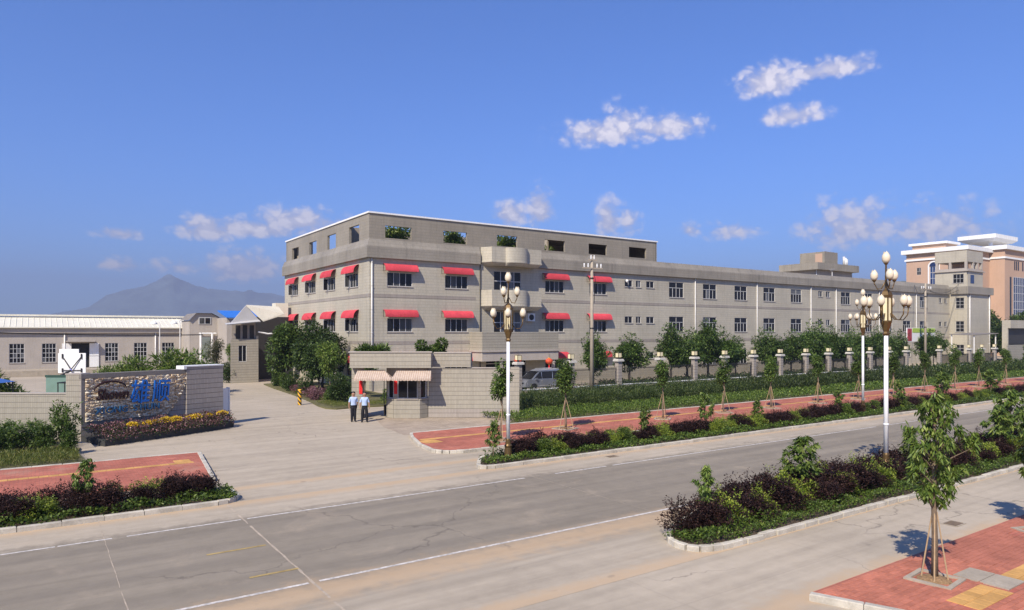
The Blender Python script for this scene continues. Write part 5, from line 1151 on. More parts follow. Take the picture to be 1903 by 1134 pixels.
def gen_clumps(rng, k, R0, rc, z0, zr, taper=0.0, flat=1.0):
    """k clumps of radius about rc in an upright ellipsoid of radius R0 and half height zr about z0"""
    out = []
    for i in range(k):
        while True:
            p = rng.uniform(-1, 1, 3)
            if (p ** 2).sum() < 1: break
        p *= .55 + .45 * rng.random(); s = rc * rng.uniform(.65, 1.35); sh_ = 1 - taper * max(0, p[2])
        out.append((p[0] * R0 * sh_, p[1] * R0 * sh_, z0 + p[2] * zr, s, s, s * flat))
    return out
def limbs(mb, rng, clumps, z0, r, top, nmax=14):
    for c in list(clumps)[:nmax]:
        zb = min(z0 + rng.uniform(0, .5) * (top - z0), c[2] - .05); e = Vector(c[:3]); a = Vector((0, 0, zb)); m = a.lerp(e, .5) + Vector((0, 0, -.04 * (e - a).length))
        mb.path([a, m, e], [r * .55, r * .35, r * .12], 5, False)
def tree_mesh(seed, H, trunk, tr, clumps, n, L, W, leaf, bark, droop=.3, out=1.0, shell=.5, bend=.03, rnd=.5, name='crown'):
    rng = np.random.default_rng(seed); P, D = clump_points(rng, clumps, n, shell)
    A = D * out + rng.normal(0, rnd, (n, 3)) + np.array([0, 0, -droop]); cm = leafmesh(name, P, A, L, W, rng, leaf)
    mb = MB(); pts = [(rng.normal(0, bend) * (i > 0), rng.normal(0, bend) * (i > 0), trunk * i / 5) for i in range(6)] ; mb.path(pts, [tr * (1.25 if i == 0 else 1 - .45 * i / 5) for i in range(6)], 8)
    mb.path([pts[-1], (0, 0, trunk + (H - trunk) * .7)], [tr * .55, tr * .15], 6, False); limbs(mb, rng, clumps, trunk * .8, tr, H)
    return cm, mb.mesh('trunk', bark, True)
def plant(name, label, cat, meshes, loc, rz=0.0, s=1.0, group=None, crown='crown', stem='trunk'):
    t = thing(name, label, cat, loc, rz, group, s); put(crown, meshes[0], t)
    if meshes[1] is not None: put(stem, meshes[1], t)
    return t
rngG = np.random.default_rng(77)
def drooped(seed, H, z0, R0, k, n, L, W, tr, leaf, bark, extra=()):
    """young street tree: whorls of long hanging leaves at the twig ends"""
    rng = np.random.default_rng(seed); zc, zr = (z0 + H) / 2, (H - z0) / 2; tips = []
    for i in range(k):
        a = i * 2.4 + rng.normal(0, .4); t = (i + .5) / k; z = z0 + (H - z0) * (t * .97 + rng.normal(0, .02)); rr = R0 * (math.sin(math.pi * min(1, max(.05, .14 + .80 * t))) ** .7) * rng.uniform(.15, 1.0)
        tips.append((rr * math.cos(a), rr * math.sin(a), z))
    tips = np.array(tips + list(extra)); m = n // k; k = len(tips); P = np.repeat(tips, m, 0) + rng.normal(0, .05 * R0 + .02, (k * m, 3)); ang = rng.uniform(0, 2 * np.pi, k * m)
    outw = np.repeat(tips * [1, 1, 0], m, 0); outw /= (np.linalg.norm(outw, axis=1, keepdims=True) + 1e-6)
    A = np.stack([np.cos(ang), np.sin(ang), rng.normal(-1.15, .55, k * m)], 1) + outw * .45
    cm = leafmesh('crown', P, A, L, W, rng, leaf, .35)
    mb = MB(); mb.path([(0, 0, 0), (.01, .0, z0 * .5), (-.015, .01, z0), (.0, 0, zc + zr * .5)], [tr * 1.2, tr, tr * .85, tr * .25], 8)
    for p in tips[::2]: zb = max(z0 * .85, p[2] - .45); mb.path([(0, 0, zb), (p[0] * .5, p[1] * .5, (zb + p[2]) / 2 + .02), tuple(p)], [tr * .32, tr * .2, tr * .07], 5, False)
    return cm, mb.mesh('trunk', bark, True)

# ---- street trees on stakes
def stakes(t, h, r, n=3, ph=0.0):
    for k in range(n):
        a = ph + 2 * math.pi * k / n; mb = MB(); mb.tube((r * math.cos(a), r * math.sin(a), -.02), (.04 * math.cos(a), .04 * math.sin(a), h), .017, .014, 6); mb.build('stake', M_stake, t)
M_chip = pm('bark_chips', (.26, .16, .08), .95, .4, 25, bump=.8)
def tree_pit(t, s=.5):
    mb = MB()
    for a, b_, c, d in ((-s, s, -s, -s + .1), (-s, s, s - .1, s), (-s, -s + .1, -s + .1, s - .1), (s - .1, s, -s + .1, s - .1)): mb.box(a, b_, c, d, -.03, .035)
    mb.build('pit_edging', M_concrete_d, t); mb = MB(); mb.lathe([(s * .75, 0.0), (s * .5, .05), (.05, .09)], 14); mb.build('mulch', M_chip, t)
NEAR = drooped(5, 3.95, 1.70, .60, 66, 3000, .155, .042, .062, L_fresh, M_bark, [(.45, -.45, 2.95), (.52, -.55, 3.1), (.38, -.36, 3.15), (.58, -.52, 2.98), (.45, -.58, 2.85)])
NEAR2 = drooped(6, 3.7, 1.6, .55, 60, 2600, .21, .062, .055, L_fresh, M_bark)
t = plant('street_tree', 'young street tree with hanging leaves on stakes in the near pavement', 'tree', NEAR, (15.63, 7.02, .08), .1, (1.0, 1.0, .985), 'staked street trees'); stakes(t, 1.45, .25, 4, .3); tree_pit(t, .45)
t = plant('street_tree', 'young street tree mostly cut off by the right picture edge', 'tree', NEAR2, (21.6, 7.15, .08), 1.2, .95, 'staked street trees'); stakes(t, 1.4, .30, 3, .2); tree_pit(t, .45)
COLS = []
for s_ in range(3):
    rng = np.random.default_rng(40 + s_); cl = gen_clumps(rng, 17, .42, .26, 2.75, .95); COLS.append(tree_mesh(60 + s_, 3.8, 1.75, .05, cl, 2100, .15, .065, L_green, M_bark, .35, 1.0, .35))
sx = [18.35, 23.4, 30.8, 36.4, 41.3, 46.9, 52.3, 57.6, 62.8, 68.4, 73.3, 79.3, 85, 91]
sz = [1.0, 1.03, .98, .93, .98, 1.0, .95, .98, 1.0, 1.05, 1.0, 1.0, 1, 1]
for i, x in enumerate(sx):
    t = plant('street_tree', 'slim staked street tree on the far red pavement, %s from the gate drive' % ordn[i], 'tree', COLS[i % 3], (x, 29.0 if i else 27.6, .12), i * 1.9, (1.0 + .12 * math.sin(i * 2.1), 1.0 + .12 * math.cos(i), sz[i]), 'slim street trees along the far pavement')
    stakes(t, 1.5, .42, 3, i * 1.3); tree_pit(t, .5)
# ---- clipped trees behind the fence
RND = []
for s_ in range(4):
    rng = np.random.default_rng(90 + s_); cl = gen_clumps(rng, 32, 1.45, .58, 3.15, 1.7, .3, .85) + [(1.5 * math.cos(a_ * 1.9 + s_), 1.5 * math.sin(a_ * 1.9 + s_), 2.4 + .42 * a_, .3, .3, .42) for a_ in range(6)] + [(.5 * math.cos(a_ * 2.3), .5 * math.sin(a_ * 2.3), 4.9 + .12 * a_, .3, .3, .38) for a_ in range(3)]; RND.append(tree_mesh(110 + s_, 4.9, 1.9, .13, cl, 6500, .27, .10, L_round, M_bark_d, .25, 1.0, .45))
tx = [(43.4, 49.6, .86), (48.4, 50, 1.02), (54.3, 50, 1.03), (57.2, 50.4, 1.1), (60.3, 50.2, 1.12), (62.8, 49.8, .98), (65.2, 50.3, .86), (70.3, 50, 1.02), (72.6, 50.2, .9), (75.2, 50, .95), (77.4, 50, 1.0), (79.8, 49.8, 1.12), (82.2, 50, .98), (84.6, 50.2, 1.0), (87, 50, 1.02), (89.5, 50, .98), (92, 50, 1.0), (94.6, 50, 1.03), (97.2, 50.1, .98), (100.2, 50, 1.0), (107, 49, 1.0), (110.4, 49.2, 1.02)]
for i, (x, y, s_) in enumerate(tx):
    nm = 'row of' if i > 6 else 'cluster of'
    plant('clipped_tree', 'dark rounded tree in the long dense row behind the fence, %s from the left' % ordn[i - 7] if i > 6 else ['dark rounded tree behind the fence beside the concrete pole', 'dark ball-shaped tree standing alone behind the fence', 'leftmost broad tree of the cluster behind the fence', 'second tree of the cluster behind the fence', 'third tree of the cluster behind the fence', 'fourth tree of the cluster behind the fence', 'small loose tree at the right of the cluster behind the fence'][i], 'tree', RND[i % 4], (x, y, 0), i * 2.3, (s_ * (.98 + .22 * math.sin(i * 1.7)), s_ * 1.05, s_ * (1.02 + .1 * math.cos(i * 2.9))), 'dense row of dark trees behind the fence' if i > 6 else 'single trees behind the fence')
# ---- trees and bushes of the garden bed by the gate
BIG = []
for s_ in range(3):
    rng = np.random.default_rng(130 + s_); cl = gen_clumps(rng, 34, 1.7, .62, 3.1, 2.1, .3, .9); BIG.append(tree_mesh(140 + s_, 5.4, 1.2, .12, cl, 6500, .26, .12, L_dark if s_ != 1 else L_green, M_bark_d, .35, 1.0, .4))
for i, (x, y, s_, m, lab) in enumerate(((19.3, 66.0, 1.25, 1, 'broad leafy tree leftmost in the garden by the factory end'), (20.3, 61.0, 1.2, 0, 'tall dark tree in the middle of the garden by the factory end'), (21.9, 62.8, 1.15, 2, 'dark tree close to the red awnings of the factory end'), (20.0, 58.2, .92, 2, 'smaller dark tree in front of the tall ones by the factory end'))):
    plant('garden_tree', lab, 'tree', BIG[m], (x, y, .08), i * 1.7, s_, 'garden trees by the factory end')
rng = np.random.default_rng(151); cl = gen_clumps(rng, 24, 1.05, .45, 3.3, 1.35, .3, .95); MID = tree_mesh(152, 4.6, 1.7, .07, cl, 3600, .24, .085, L_fresh, M_bark, .6, .9, .4)
plant('garden_tree', 'bright green tree with pale trunk in front of the garden', 'tree', MID, (19.4, 54.0, .08), 0, 1.0, 'garden trees by the factory end')
rng = np.random.default_rng(153); cl = gen_clumps(rng, 16, .95, .42, 2.3, .7); MID2 = tree_mesh(154, 3.0, 1.2, .05, cl, 2000, .22, .10, L_green, M_bark, .4, .9, .4)
plant('garden_tree', 'low leafy tree beside the gatehouse roof corner', 'tree', MID2, (21.4, 51.6, .08), 0, 1.0, 'garden trees by the factory end')
def bush_mesh(seed, R0, H, k, rc, n, L, W, leaf, droop=.0, shell=.5, shoots=0, rnd=.55, name='foliage'):
    rng = np.random.default_rng(seed); cl = gen_clumps(rng, k, R0, rc, H * .5, H * .45, 0, .9); P, D = clump_points(rng, cl, n, shell)
    A = D + rng.normal(0, rnd, (n, 3)) + np.array([0, 0, .25 - droop])
    if shoots:                                            # upright new shoots over the top
        sp, sa = [], []
        for i in range(shoots):
            a, r_ = rng.uniform(0, 6.28), R0 * rng.uniform(0, .95); h0 = H * rng.uniform(.75, .95); h1 = h0 + rng.uniform(.12, .32); lean = rng.normal(0, .18, 2)
            for j in range(9): f = j / 8; sp.append((r_ * math.cos(a) + lean[0] * f * .4, r_ * math.sin(a) + lean[1] * f * .4, h0 + (h1 - h0) * f)); b_ = rng.uniform(0, 6.28); sa.append((math.cos(b_), math.sin(b_), .5))
        P = np.concatenate([P, np.array(sp)]); A = np.concatenate([A, np.array(sa)])
    P[:, 2] = np.maximum(P[:, 2], .02); mb = MB()
    for i in range(6): a = i * 1.05; c = cl[i % len(cl)]; mb.path([(.05 * math.cos(a), .05 * math.sin(a), 0), (c[0] * .5, c[1] * .5, c[2] * .55), tuple(c[:3])], [.018, .013, .006], 5, False)
    return leafmesh(name, P, A, L, W, rng, leaf, .6), mb.mesh('stems', M_bark_d)
BALL = bush_mesh(160, .85, 2.15, 30, .5, 5200, .11, .06, L_dark, shell=.7)
plant('round_bush', 'big clipped ball bush beside the guards', 'bush', BALL, (18.5, 49.2, .05), 0, (1.15, 1.15, 1.05), 'garden bushes', 'foliage', 'stems')
BUSH = [bush_mesh(161 + i, .6, 1.2, 14, .3, 2200, .12, .06, (L_dark, L_green, L_fresh)[i]) for i in range(3)]
for i, (x, y, s_, m, lab) in enumerate(((18.4, 50.6, 1.0, 1, 'leafy bush between bollard and ball bush'), (18.6, 57.0, 1.25, 0, 'dark bush under the garden trees near the bollard'), (18.7, 61.5, 1.3, 0, 'dark bush at the foot of the leftmost garden tree'), (19.0, 65, 1.2, 1, 'green bush at the back of the garden bed'), (19.2, 68, 1.1, 0, 'dark bush against the gabled shed'), (20.4, 52.8, 1.25, 0, 'dark bush behind the ball bush'), (18.7, 46.7, .75, 2, 'small pale bush right behind the guards'), (21.5, 47.5, .9, 1, 'bush seen through the gatehouse passage'))):
    plant('garden_bush', lab, 'bush', BUSH[m], (x, y, .05), i * 1.3, s_, 'garden bushes', 'foliage', 'stems')
MAG = bush_mesh(170, .75, .95, 12, .32, 2000, .08, .06, L_magfl)
for i, (x, y, s_, lab) in enumerate(((17.9, 52.6, 1.0, 'pink flowering bush right of the bollard'), (18.1, 54.6, 1.0, 'pink flowering bush left of the bollard'), (18.4, 59.2, .8, 'pink flowering bush far back in the garden bed'))): plant('flowering_bush', lab, 'bush', MAG, (x, y, .05), i, s_, 'flowering bushes', 'foliage', 'stems')
# ---- planting behind the sign wall and before the warehouse
PALM = [bush_mesh(171, 1.7, 3.2, 26, .75, 4200, .42, .09, L_fresh, .3, .35), bush_mesh(271, 1.8, 3.4, 26, .75, 4200, .42, .09, L_green, .3, .35)]
for i, (x, y, s_, m, lab) in enumerate(((6.7, 62, 1.05, 0, 'feathery green bush left behind the sign wall'), (9.4, 61.5, 1.2, 0, 'large feathery bush behind the right part of the sign wall'), (11.2, 64.5, 1.12, 1, 'feathery bush close to the slim yard light poles'), (4.9, 63.5, .8, 0, 'small feathery bush left of the others behind the sign'), (-2.6, 52, 1.05, 0, 'bush rising behind the low wall at the left edge'))):
    plant('yard_bush', lab, 'bush', PALM[m], (x, y, 0), i * 2.0, s_, 'bushes behind the sign wall', 'foliage', 'stems')
CON = tree_mesh(172, 4.4, 1.0, .08, gen_clumps(np.random.default_rng(172), 22, 1.0, .45, 2.7, 1.6, .3), 3200, .16, .06, leaf_mat('leaf_bronze', (.03, .04, .012), (.07, .075, .025), (.13, .11, .05)), M_bark_d)
plant('yard_tree', 'bronze-green tree beside the white column house', 'tree', CON, (17.0, 84, 0), 0, 1.08, 'courtyard trees'); plant('yard_tree', 'fresh green tree in front of the gabled shed', 'tree', MID, (18.2, 80.5, 0), 1, .92, 'courtyard trees')
for i, (x, y, s_, lab) in enumerate(((16.6, 76.5, 1.0, 'clipped round bush before the gabled shed wall'), (15.9, 81, .85, 'clipped round bush at the courtyard corner'))): plant('round_bush', lab, 'bush', BALL, (x, y, 0), i, s_, 'courtyard bushes', 'foliage', 'stems')
# ---- plants on roofs
RP = bush_mesh(175, .50, 1.75, 12, .30, 2200, .20, .075, L_green, .1)
cg, sgn = math.cos(GA), math.sin(GA)
def gpos(u, v, z): return (17.70 + u * cg - v * sgn, 39.36 + u * sgn + v * cg, z)
plant('roof_shrub', 'bushy shrub on the gatehouse roof, left of the pair', 'shrub', RP, gpos(2.12, 1.3, 3.31), 0, .92, 'shrubs on the gatehouse roof', 'foliage', 'stems'); plant('roof_shrub', 'bushy shrub on the gatehouse roof, right of the pair', 'shrub', RP, gpos(2.98, 1.3, 3.31), 2, 1.0, 'shrubs on the gatehouse roof', 'foliage', 'stems')
LOWP = bush_mesh(176, .55, 1.0, 9, .3, 900, .32, .07, L_green, .1)
for k, (u, lab) in enumerate(((-1.35, 'spiky plant on the left roof corner of the gatehouse'), (-.45, 'spiky plant in the middle of the gatehouse roof'))): plant('roof_shrub', lab, 'shrub', LOWP, gpos(u, .6, 3.31), k, 1.15, 'shrubs on the gatehouse roof', 'foliage', 'stems')
VINE = bush_mesh(177, 1.5, 2.9, 26, .6, 3600, .26, .13, L_fresh, .3, .35)
for k, (u, lab) in enumerate(((27.6, 'leafy roof plant behind the first screen wall window'), (33.6, 'leafy roof plant behind the second screen wall window'), (39.7, 'leafy roof plant behind the third screen wall window'), (45.0, 'shaded roof plant behind the fourth screen wall window'))):
    plant('roof_plant', lab, 'plant', VINE, (u + .5, 60.0 if k < 3 else 61.2, 12.5), k * 1.1, (1.12, .85, 1.08 if k < 3 else .9), 'plants on the factory roof', 'foliage', 'stems')
# ---- planter shrubs: dark purple and lime bushes in a row, low green cover in front
PUR = [bush_mesh(200 + i, .60, .90, 22, .24, 4200, .062, .034, L_purple, shoots=20, shell=.4) for i in range(4)]
LIM = [bush_mesh(210 + i, .50, .84, 15, .22, 2900, .062, .034, L_lime, shoots=12, shell=.4) for i in range(3)]
GRN = [bush_mesh(214 + i, .46, .90, 14, .23, 2300, .075, .042, L_fresh, shoots=10, shell=.45) for i in range(2)]
def segment(x, marks):
    for lim, txt in marks:
        if x < lim: return txt
    return marks[-1][1]
SEG_NEAR = [(14.9, 'at the rounded nose'), (17.4, 'just right of the nose sapling'), (19.8, 'left of the broad sapling'), (22.3, 'right of the broad sapling'), (24.7, 'left of the tall lamp'), (28.5, 'right of the tall lamp'), (33, 'behind the near street tree'), (99, 'towards the right picture edge')]
SEG_FAR = [(20, 'right of the first lamp'), (24, 'left of the dark sapling'), (28.4, 'right of the dark sapling'), (32.8, 'below the middle saplings'), (37, 'past the middle saplings'), (41, 'left of the distant lamp sapling'), (50, 'round the distant lamp'), (60, 'past the distant lamp'), (75, 'in the distant stretch'), (200, 'at the far end')]
SEG_LEFT = [(-3, 'at the left picture edge'), (1.0, 'left of the small sapling'), (3.0, 'right of the small sapling'), (9, 'at the rounded right end')]
def shrub_row(x0, x1, ys, where, seed, lime, smax=1.0, seg=SEG_FAR, row=''):
    rg = random.Random(seed); x = x0; i = 0
    while x < x1:
        for y in ys:
            s_ = smax * rg.uniform(.86, 1.14); isl_ = rg.random() < lime
            if isl_: m = rg.choice(LIM + GRN[:1])
            else: m = rg.choice(PUR)
            plant('lime_shrub' if isl_ else 'purple_shrub', ('lime green' if isl_ else 'dark purple') + ' shrub, ' + row + ' of the ' + where + ', ' + segment(x, seg), 'shrub', m, (x + rg.uniform(-.15, .15), y + rg.uniform(-.12, .12), .09), rg.uniform(0, 6), (s_ * 1.05, s_ * 1.05, s_ * rg.uniform(.74, .92)), ('lime shrubs of the ' if isl_ else 'purple shrubs of the ') + where, 'foliage', 'stems')
        x += rg.uniform(.72, .95)
# near island: purple mass broken by lime bushes
rg = random.Random(21); x = 13.95; k = 0
LIMX = [15.35, 16.9, 19.2, 21.0, 23.4, 27.0, 30.4, 31.6, 34.4, 37, 40, 43]
while x < 48:
    lime = any(abs(x - q_) < .42 for q_ in LIMX)
    for j, y in enumerate((12.25, 13.15)):
        if j and x + .3 < 15.3: continue
        if j and x < 17: y = 12.75 + (x - 15.3) * .2
        il = lime and (j == 0 or k % 3 == 0); s_ = rg.uniform(.92, 1.16)
        m = rg.choice(LIM) if il else rg.choice(PUR)
        plant('lime_shrub' if il else 'purple_shrub', ('lime green' if il else 'dark purple') + ' shrub, ' + ('front row' if j == 0 else 'back row') + ' of the near island, ' + segment(x, SEG_NEAR), 'shrub', m, (x + rg.uniform(-.1, .1) + .3 * j, y + rg.uniform(-.1, .1), .09), rg.uniform(0, 6), (s_ * (.92 if il else 1.12), s_ * (.92 if il else 1.12), s_ * rg.uniform(.76, .96)), ('lime' if il else 'purple') + ' shrubs of the near island', 'foliage', 'stems')
    x += rg.uniform(.70, .88); k += 1
shrub_row(48.5, 66, (12.6,), 'near island', 22, .3, 1.0, SEG_NEAR, 'single row')
shrub_row(16.9, 44, (23.75,), 'far planter', 23, .45, .95, SEG_FAR, 'front row'); shrub_row(17.2, 44, (24.3,), 'far planter', 24, .35, .9, SEG_FAR, 'back row')
shrub_row(44.4, 92, (23.9,), 'far planter', 25, .45, 1.0, SEG_FAR, 'single row')
shrub_row(-6.5, 4.9, (23.55,), 'left planter', 26, .25, .95, SEG_LEFT, 'front row'); shrub_row(-6.3, 4.8, (24.2,), 'left planter', 27, .3, .95, SEG_LEFT, 'back row')
def cover(name, label, boxes, dens, H, L, W, leaf, seed, up=.6, clumpy=.75):
    """low spreading ground cover over given rectangles (x0, x1, y0, y1, z)"""
    rng = np.random.default_rng(seed); Ps = []
    for x0, x1, y0, y1, z in boxes:
        n = int((x1 - x0) * (y1 - y0) * dens); p = np.stack([rng.uniform(x0, x1, n), rng.uniform(y0, y1, n), np.zeros(n)], 1)
        hm = .5 + .5 * np.sin(p[:, 0] * 2.7 + np.sin(p[:, 1] * 3.1) * 1.5) * np.cos(p[:, 1] * 3.7 + p[:, 0] * 1.3); h = H * (1 - clumpy + clumpy * hm)
        p[:, 2] = z + h * rng.random(n) ** .6; Ps.append(p)
    P = np.concatenate(Ps); n = len(P); A = rng.normal(0, 1, (n, 3)) * [1, 1, .5] + [0, 0, up]
    o = put(name, leafmesh(name, P, A, L, W, rng, leaf, .6)); return tag(o, label, 'ground cover', kind='stuff')
cover('ground_cover', 'low green cover along the near island kerb', [(13.3, 32, 11.12, 12.05, .1), (13.1, 14.3, 11.5, 12.3, .1), (13.8, 15.2, 12.3, 12.75, .1)], 780, .40, .07, .04, L_cover, 301)
cover('ground_cover', 'low green cover farther along the near island', [(32, 70, 11.12, 12.1, .1)], 260, .36, .11, .06, L_cover, 302)
cover('ground_cover', 'low green cover along the far planter kerb', [(14.45, 15.3, 22.75, 23.5, .1), (15.3, 17.2, 22.7, 24.4, .1), (17.2, 45, 22.66, 23.5, .1)], 420, .34, .10, .055, L_cover, 303)
cover('ground_cover', 'low green cover along the distant far planter', [(45, 110, 22.66, 23.5, .1)], 200, .36, .13, .07, L_cover, 304)
cover('ground_cover', 'low green cover in the planter before the sign wall', [(-8, 5.15, 22.66, 23.35, .1), (4.3, 5.2, 22.7, 24.2, .1)], 480, .34, .10, .055, L_cover, 305)
cover('verge_grass', 'bright low growth between pavement and hedge', [(22.6, 48, 32.5, 36.3, .1)], 260, .42, .13, .05, L_cover, 306, .9, .5); cover('verge_grass', 'bright low growth on the distant verge', [(48, 128, 32.5, 36.3, .1)], 85, .42, .2, .09, L_cover, 307, .9, .5)
cover('verge_grass', 'rough grass before the low left wall', [(-9, 1.45, 32.55, 36.0, .09)], 480, .26, .16, .022, L_grass, 308, 1.6, .4)
cover('lawn_grass', 'thin dry grass at the edge of the garden bed', [(16.9, 18.4, 46.2, 50, .1), (18.4, 23, 45.9, 48, .1), (17.9, 19, 50, 60, .1)], 330, .16, .14, .02, L_grass, 309, 1.6, .4)
cover('verge_weeds', 'low weeds between hedge and fence plinth', [(30, 60, 40.6, 45.7, .1)], 70, .45, .2, .05, L_hedge, 310, .9, .5); cover('verge_weeds', 'low weeds along the distant fence plinth', [(60, 126, 40.8, 45.7, .1)], 34, .45, .28, .09, L_hedge, 311, .9, .5)
# tall hedge of narrow upright shoots
def hedge(name, label, x0, x1, y0, y1, dens, H, L, W, leaf, seed, cut=None):
    rng = np.random.default_rng(seed); n = int((x1 - x0) * (y1 - y0) * dens); x, y = rng.uniform(x0, x1, n), rng.uniform(y0, y1, n)
    if cut is not None: k = cut(x, y); x, y = x[k], y[k]; n = len(x)
    h = H * (.72 + .28 * np.sin(x * 1.9 + 1.3 * np.sin(y * 2.3)) * np.cos(y * 1.7)) * rng.uniform(.72, 1.12, n); m = 9
    f = rng.random((n, m)) ** .75; lean = rng.normal(0, .13, (n, 2)); ang = rng.uniform(0, 6.28, (n, m)); r_ = .05 + .06 * rng.random((n, m))
    P = np.stack([x[:, None] + lean[:, :1] * f * h[:, None] + r_ * np.cos(ang), y[:, None] + lean[:, 1:] * f * h[:, None] + r_ * np.sin(ang), .1 + f * h[:, None]], 2).reshape(-1, 3)
    A = np.stack([np.cos(ang) * .6, np.sin(ang) * .6, rng.uniform(.4, 1.4, (n, m))], 2).reshape(-1, 3)
    o = put(name, leafmesh(name, P, A, L, W, rng, leaf, .5)); return tag(o, label, 'hedge', kind='stuff')
cutw = lambda x, y: x > 25.3 + (y - 35.6) * .62
hedge('hedge', 'dense dark shoots between verge and fence near the gate wall', 25, 50, 36.0, 40.6, 66, 1.36, .17, .036, L_hedge, 320, cutw)
hedge('hedge', 'dense dark shoots along the middle of the fence', 50, 82, 36.0, 40.8, 30, 1.34, .24, .055, L_hedge, 321); hedge('hedge', 'dense dark shoots at the far end of the fence', 82, 128, 36.0, 41.5, 12, 1.36, .36, .10, L_hedge, 322)
cover('added_undergrowth', 'dark leaves added for shade behind the iron fence', [(44, 100, 48.2, 50.2, 0)], 120, .8, .26, .10, L_dark, 330, .6, .5)  # dark leaves added to darken the space under the trees
WEED = [bush_mesh(220 + i, .55, 1.3, 10, .26, 1700, .13, .05, L_green, shoots=14, shell=.3, rnd=.8) for i in range(2)]
rg = random.Random(31)
for i, (x, y, s_) in enumerate(((1.15, 37.2, 1.1), (.35, 36.8, .95), (-.5, 37.3, 1.0), (-1.3, 36.9, .9), (-2.2, 37.6, 1.0), (1.2, 35.6, .75), (.1, 38.2, 1.0), (-1.0, 38.6, 1.0), (-3.2, 38, 1.0))):
    plant('weed_bush', 'tallest straggly green bush at the foot of the sign pillar' if i == 0 else 'straggly green bush in front of the low left wall', 'bush', WEED[i % 2], (x, y, .08), i, (s_, s_, s_ * (1.35 if i == 0 else .9)), 'straggly bushes before the left wall' if i else None, 'foliage', 'stems')
# saplings rising out of the planters
SAP = [drooped(230 + i, 1.9, .75, .34, 26, 900, .17, .045, .022, L_fresh, M_bark) for i in range(3)]
for i, (x, y, s_, lab) in enumerate(((14.9, 12.45, .86, 'small hanging-leaf sapling at the nose of the near island'), (19.8, 12.8, 1.05, 'broader hanging-leaf sapling in the near island before the lamp'), (26.0, 12.5, .95, 'sapling half hidden behind the near street tree'), (33.3, 12.4, 1.15, 'leafy sapling left of the right picture edge in the near island'), (34.9, 12.6, 1.45, 'tallest sapling of the near island cut by the picture edge'),
                                  (15.3, 23.6, .88, 'thin brownish sapling at the nose of the far planter'), (24.1, 23.9, .9, 'dark sapling in the far planter below the slim street trees'), (28.5, 23.9, 1.12, 'upright sapling in the far planter left of the lime shrubs'), (32.8, 23.9, .85, 'sapling in the middle of the far planter'), (40.8, 23.9, 1.0, 'sapling left of the distant street lamp'), (48.2, 23.9, 1.05, 'sapling right of the distant street lamp'), (54.4, 23.9, 1.25, 'bushy sapling in the distant far planter'), (62.5, 23.9, 1.25, 'last bushy sapling of the far planter'), (1.2, 23.8, .8, 'small sapling in the planter before the sign wall'))):
    m = SAP[i % 3]; w_ = 1.5 if i in (1, 3, 4, 11, 12) else 1.05
    plant('sapling', lab, 'sapling', m, (x, y, .09), i * 1.7, (s_ * w_, s_ * w_, s_), 'planter saplings')
# flowers in the trough
def flowers(name, lab, n, zt, L, W, mat, seed, band, parent):
    rng = np.random.default_rng(seed); u = rng.uniform(-.1, 7.3, n); vf = np.interp(u, [-.1, 3.5, 6.4, 7.3], [-2.45, -2.1, -1.75, -1.4]); f = rng.uniform(*band, n); v = vf + (-.15 - vf) * f
    bump = .12 * np.sin(u * 3.1) * np.cos(v * 4) + .07 * np.sin(u * 7.7)
    hgt = (.12 + (zt + bump) * np.minimum(1, (f + .03) * 3.0) ** .5); P = np.stack([u, v, .14 + hgt * rng.random(n) ** .35], 1); A = rng.normal(0, 1, (n, 3)) + [0, -.3, .4]
    o = put(name, leafmesh(name, P, A, L, W, rng, mat, .7), parent); return tag(o, lab, kind='stuff')
flowers('mauve_flowers', None, 5200, .62, .085, .06, L_pinkfl, 340, (0, .9), fb); flowers('flower_leaves', None, 2600, .52, .12, .05, L_dark, 341, (0, .95), fb); flowers('magenta_flowers', None, 450, .66, .085, .07, L_magfl, 342, (.05, .8), fb)
rng = np.random.default_rng(343)
for k, (u, v, r_) in enumerate(((1.55, -1.5, .26), (2.35, -1.45, .22), (2.75, -1.35, .25), (3.35, -1.35, .36), (3.9, -1.3, .30), (4.75, -1.25, .24), (5.1, -1.2, .30), (6.75, -1.0, .32), (5.9, -1.1, .18))):
    n = 260; d = rng.normal(0, 1, (n, 3)); d /= np.linalg.norm(d, axis=1, keepdims=True); d[:, 2] = np.abs(d[:, 2]); P = np.array([0, 0, 0]) + d * r_ * [1, 1, .6] * rng.uniform(.8, 1, (n, 1))
    put('yellow_flower_cushion', leafmesh('yellow_flower_cushion', P, d + rng.normal(0, .4, (n, 3)), .07, .06, rng, L_yelfl, .7), fb, (u, v, .74))
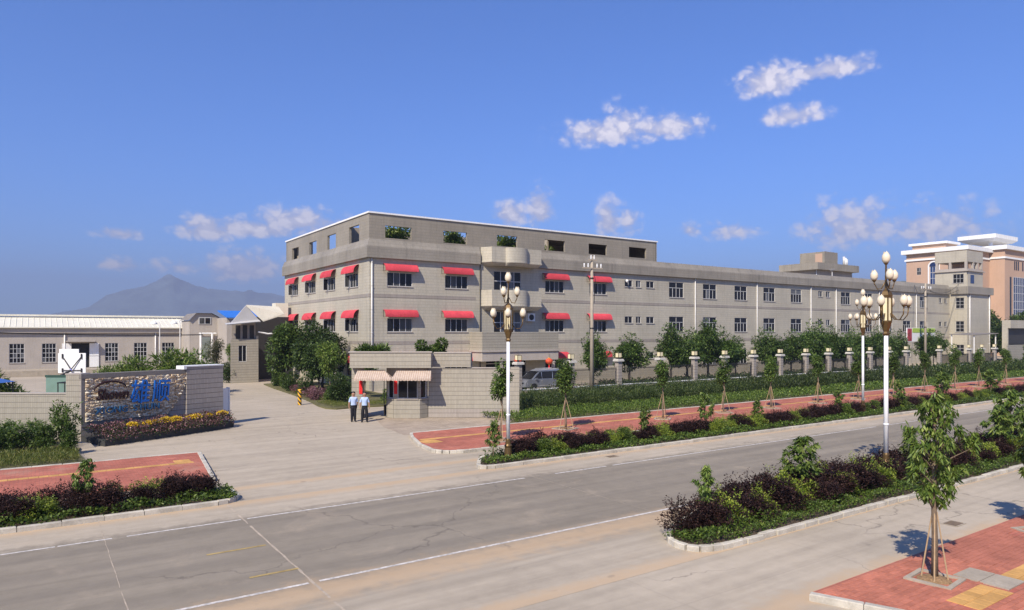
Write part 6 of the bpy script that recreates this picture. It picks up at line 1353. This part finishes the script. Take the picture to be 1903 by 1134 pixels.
# ---- far right trees and the hills
FARR = tree_mesh(180, 9.4, 2.5, .25, gen_clumps(np.random.default_rng(180), 40, 3.6, 1.3, 5.4, 4.0, .3), 6500, .55, .26, L_dark, M_bark_d)
FARG = tree_mesh(181, 9.4, 2.5, .25, gen_clumps(np.random.default_rng(181), 40, 3.6, 1.3, 5.4, 4.0, .3), 6500, .55, .26, L_green, M_bark_d)
for i, (x, y, s_, m, lab) in enumerate(((150, 56.5, .88, FARR, 'dark tree right behind the end tower'), (146.5, 54.0, .72, FARR, 'low dark tree at the right foot of the end tower'), (166, 57, 1.05, FARG, 'green tree at the far right edge below the pink building'), (176, 57.5, 1.0, FARR, 'dark tree beyond the far lodge'), (154, 62, 1.15, FARG, 'green tree between end tower and pink building'))): plant('distant_tree', lab, 'tree', m, (x, y, 0), i * 1.3, s_, 'trees before the pink building')
def ridge(name, label, prof, r0, r1, seed, nr=26, na=150):
    """real hill: heights follow a skyline given as azimuth/elevation at mid distance"""
    rng = np.random.default_rng(seed); prof = sorted(prof); az = np.linspace(prof[-1][0], prof[0][0], na); elv = np.interp(az, [p[0] for p in prof], [p[1] for p in prof]); rm = (r0 + r1) / 2; V = []
    ph = rng.uniform(0, 6.28, (14, 3)); fr = rng.uniform(.6, 9, 14)
    for i in range(nr):
        t = i / (nr - 1); r_ = r0 + (r1 - r0) * t; bell = math.sin(math.pi * t) ** 1.3
        for j in range(na):
            h = math.tan(R(elv[j])) * rm * bell; a = R(az[j]); nz = sum(math.sin(fr[k] * (az[j] * .9 + ph[k, 0]) + t * 9 * (1 + .3 * k) + ph[k, 1]) / (1 + fr[k]) for k in range(14))
            h *= 1 + .055 * nz * (1 if abs(t - .5) > .06 else .5); V.append((r_ * math.cos(a), r_ * math.sin(a), max(h, 0) - 1.0))
    F = [(i * na + j, i * na + j + 1, (i + 1) * na + j + 1, (i + 1) * na + j) for i in range(nr - 1) for j in range(na - 1)]
    o = put(name, np_mesh(name, V, [f[::-1] for f in F], M_hill, True)); return struct(o, label)
ridge('mountain', 'hazy blue mountain behind the warehouse', [(94, .3), (91, .9), (89.5, 1.2), (86.9, 1.75), (85.75, 2.7), (83.9, 3.25), (82.6, 3.75), (81.9, 4.15), (81.6, 4.22), (81.07, 3.9), (79.97, 3.5), (78.67, 3.25), (76.8, 3.15), (74, 2.9), (70, 2.4), (64, 1.2), (58, .4)], 4700, 7100, 9)
ridge('hill', 'low wooded hill behind the pink building', [(44, .2), (36, .9), (30, 2.6), (26.5, 4.0), (22, 4.2), (16, 3.2), (10, 1.5)], 620, 1000, 10)
# ---- the air: one even box of haze round everything
mb = MB(); mb.box(-7600, 7600, -7600, 7600, -1.5, 505)
hm = bpy.data.materials.new('haze_air'); hm.use_nodes = True; nt = hm.node_tree; nt.nodes.clear()
pv = nt.nodes.new('ShaderNodeVolumePrincipled'); ou = nt.nodes.new('ShaderNodeOutputMaterial'); nt.links.new(pv.outputs[0], ou.inputs['Volume'])
pv.inputs['Color'].default_value = (.41, .475, .67, 1); pv.inputs['Density'].default_value = 2.9e-4; pv.inputs['Anisotropy'].default_value = 0.0
tag(mb.build('haze', hm), 'thin bluish haze in the air', None, None, 'stuff')
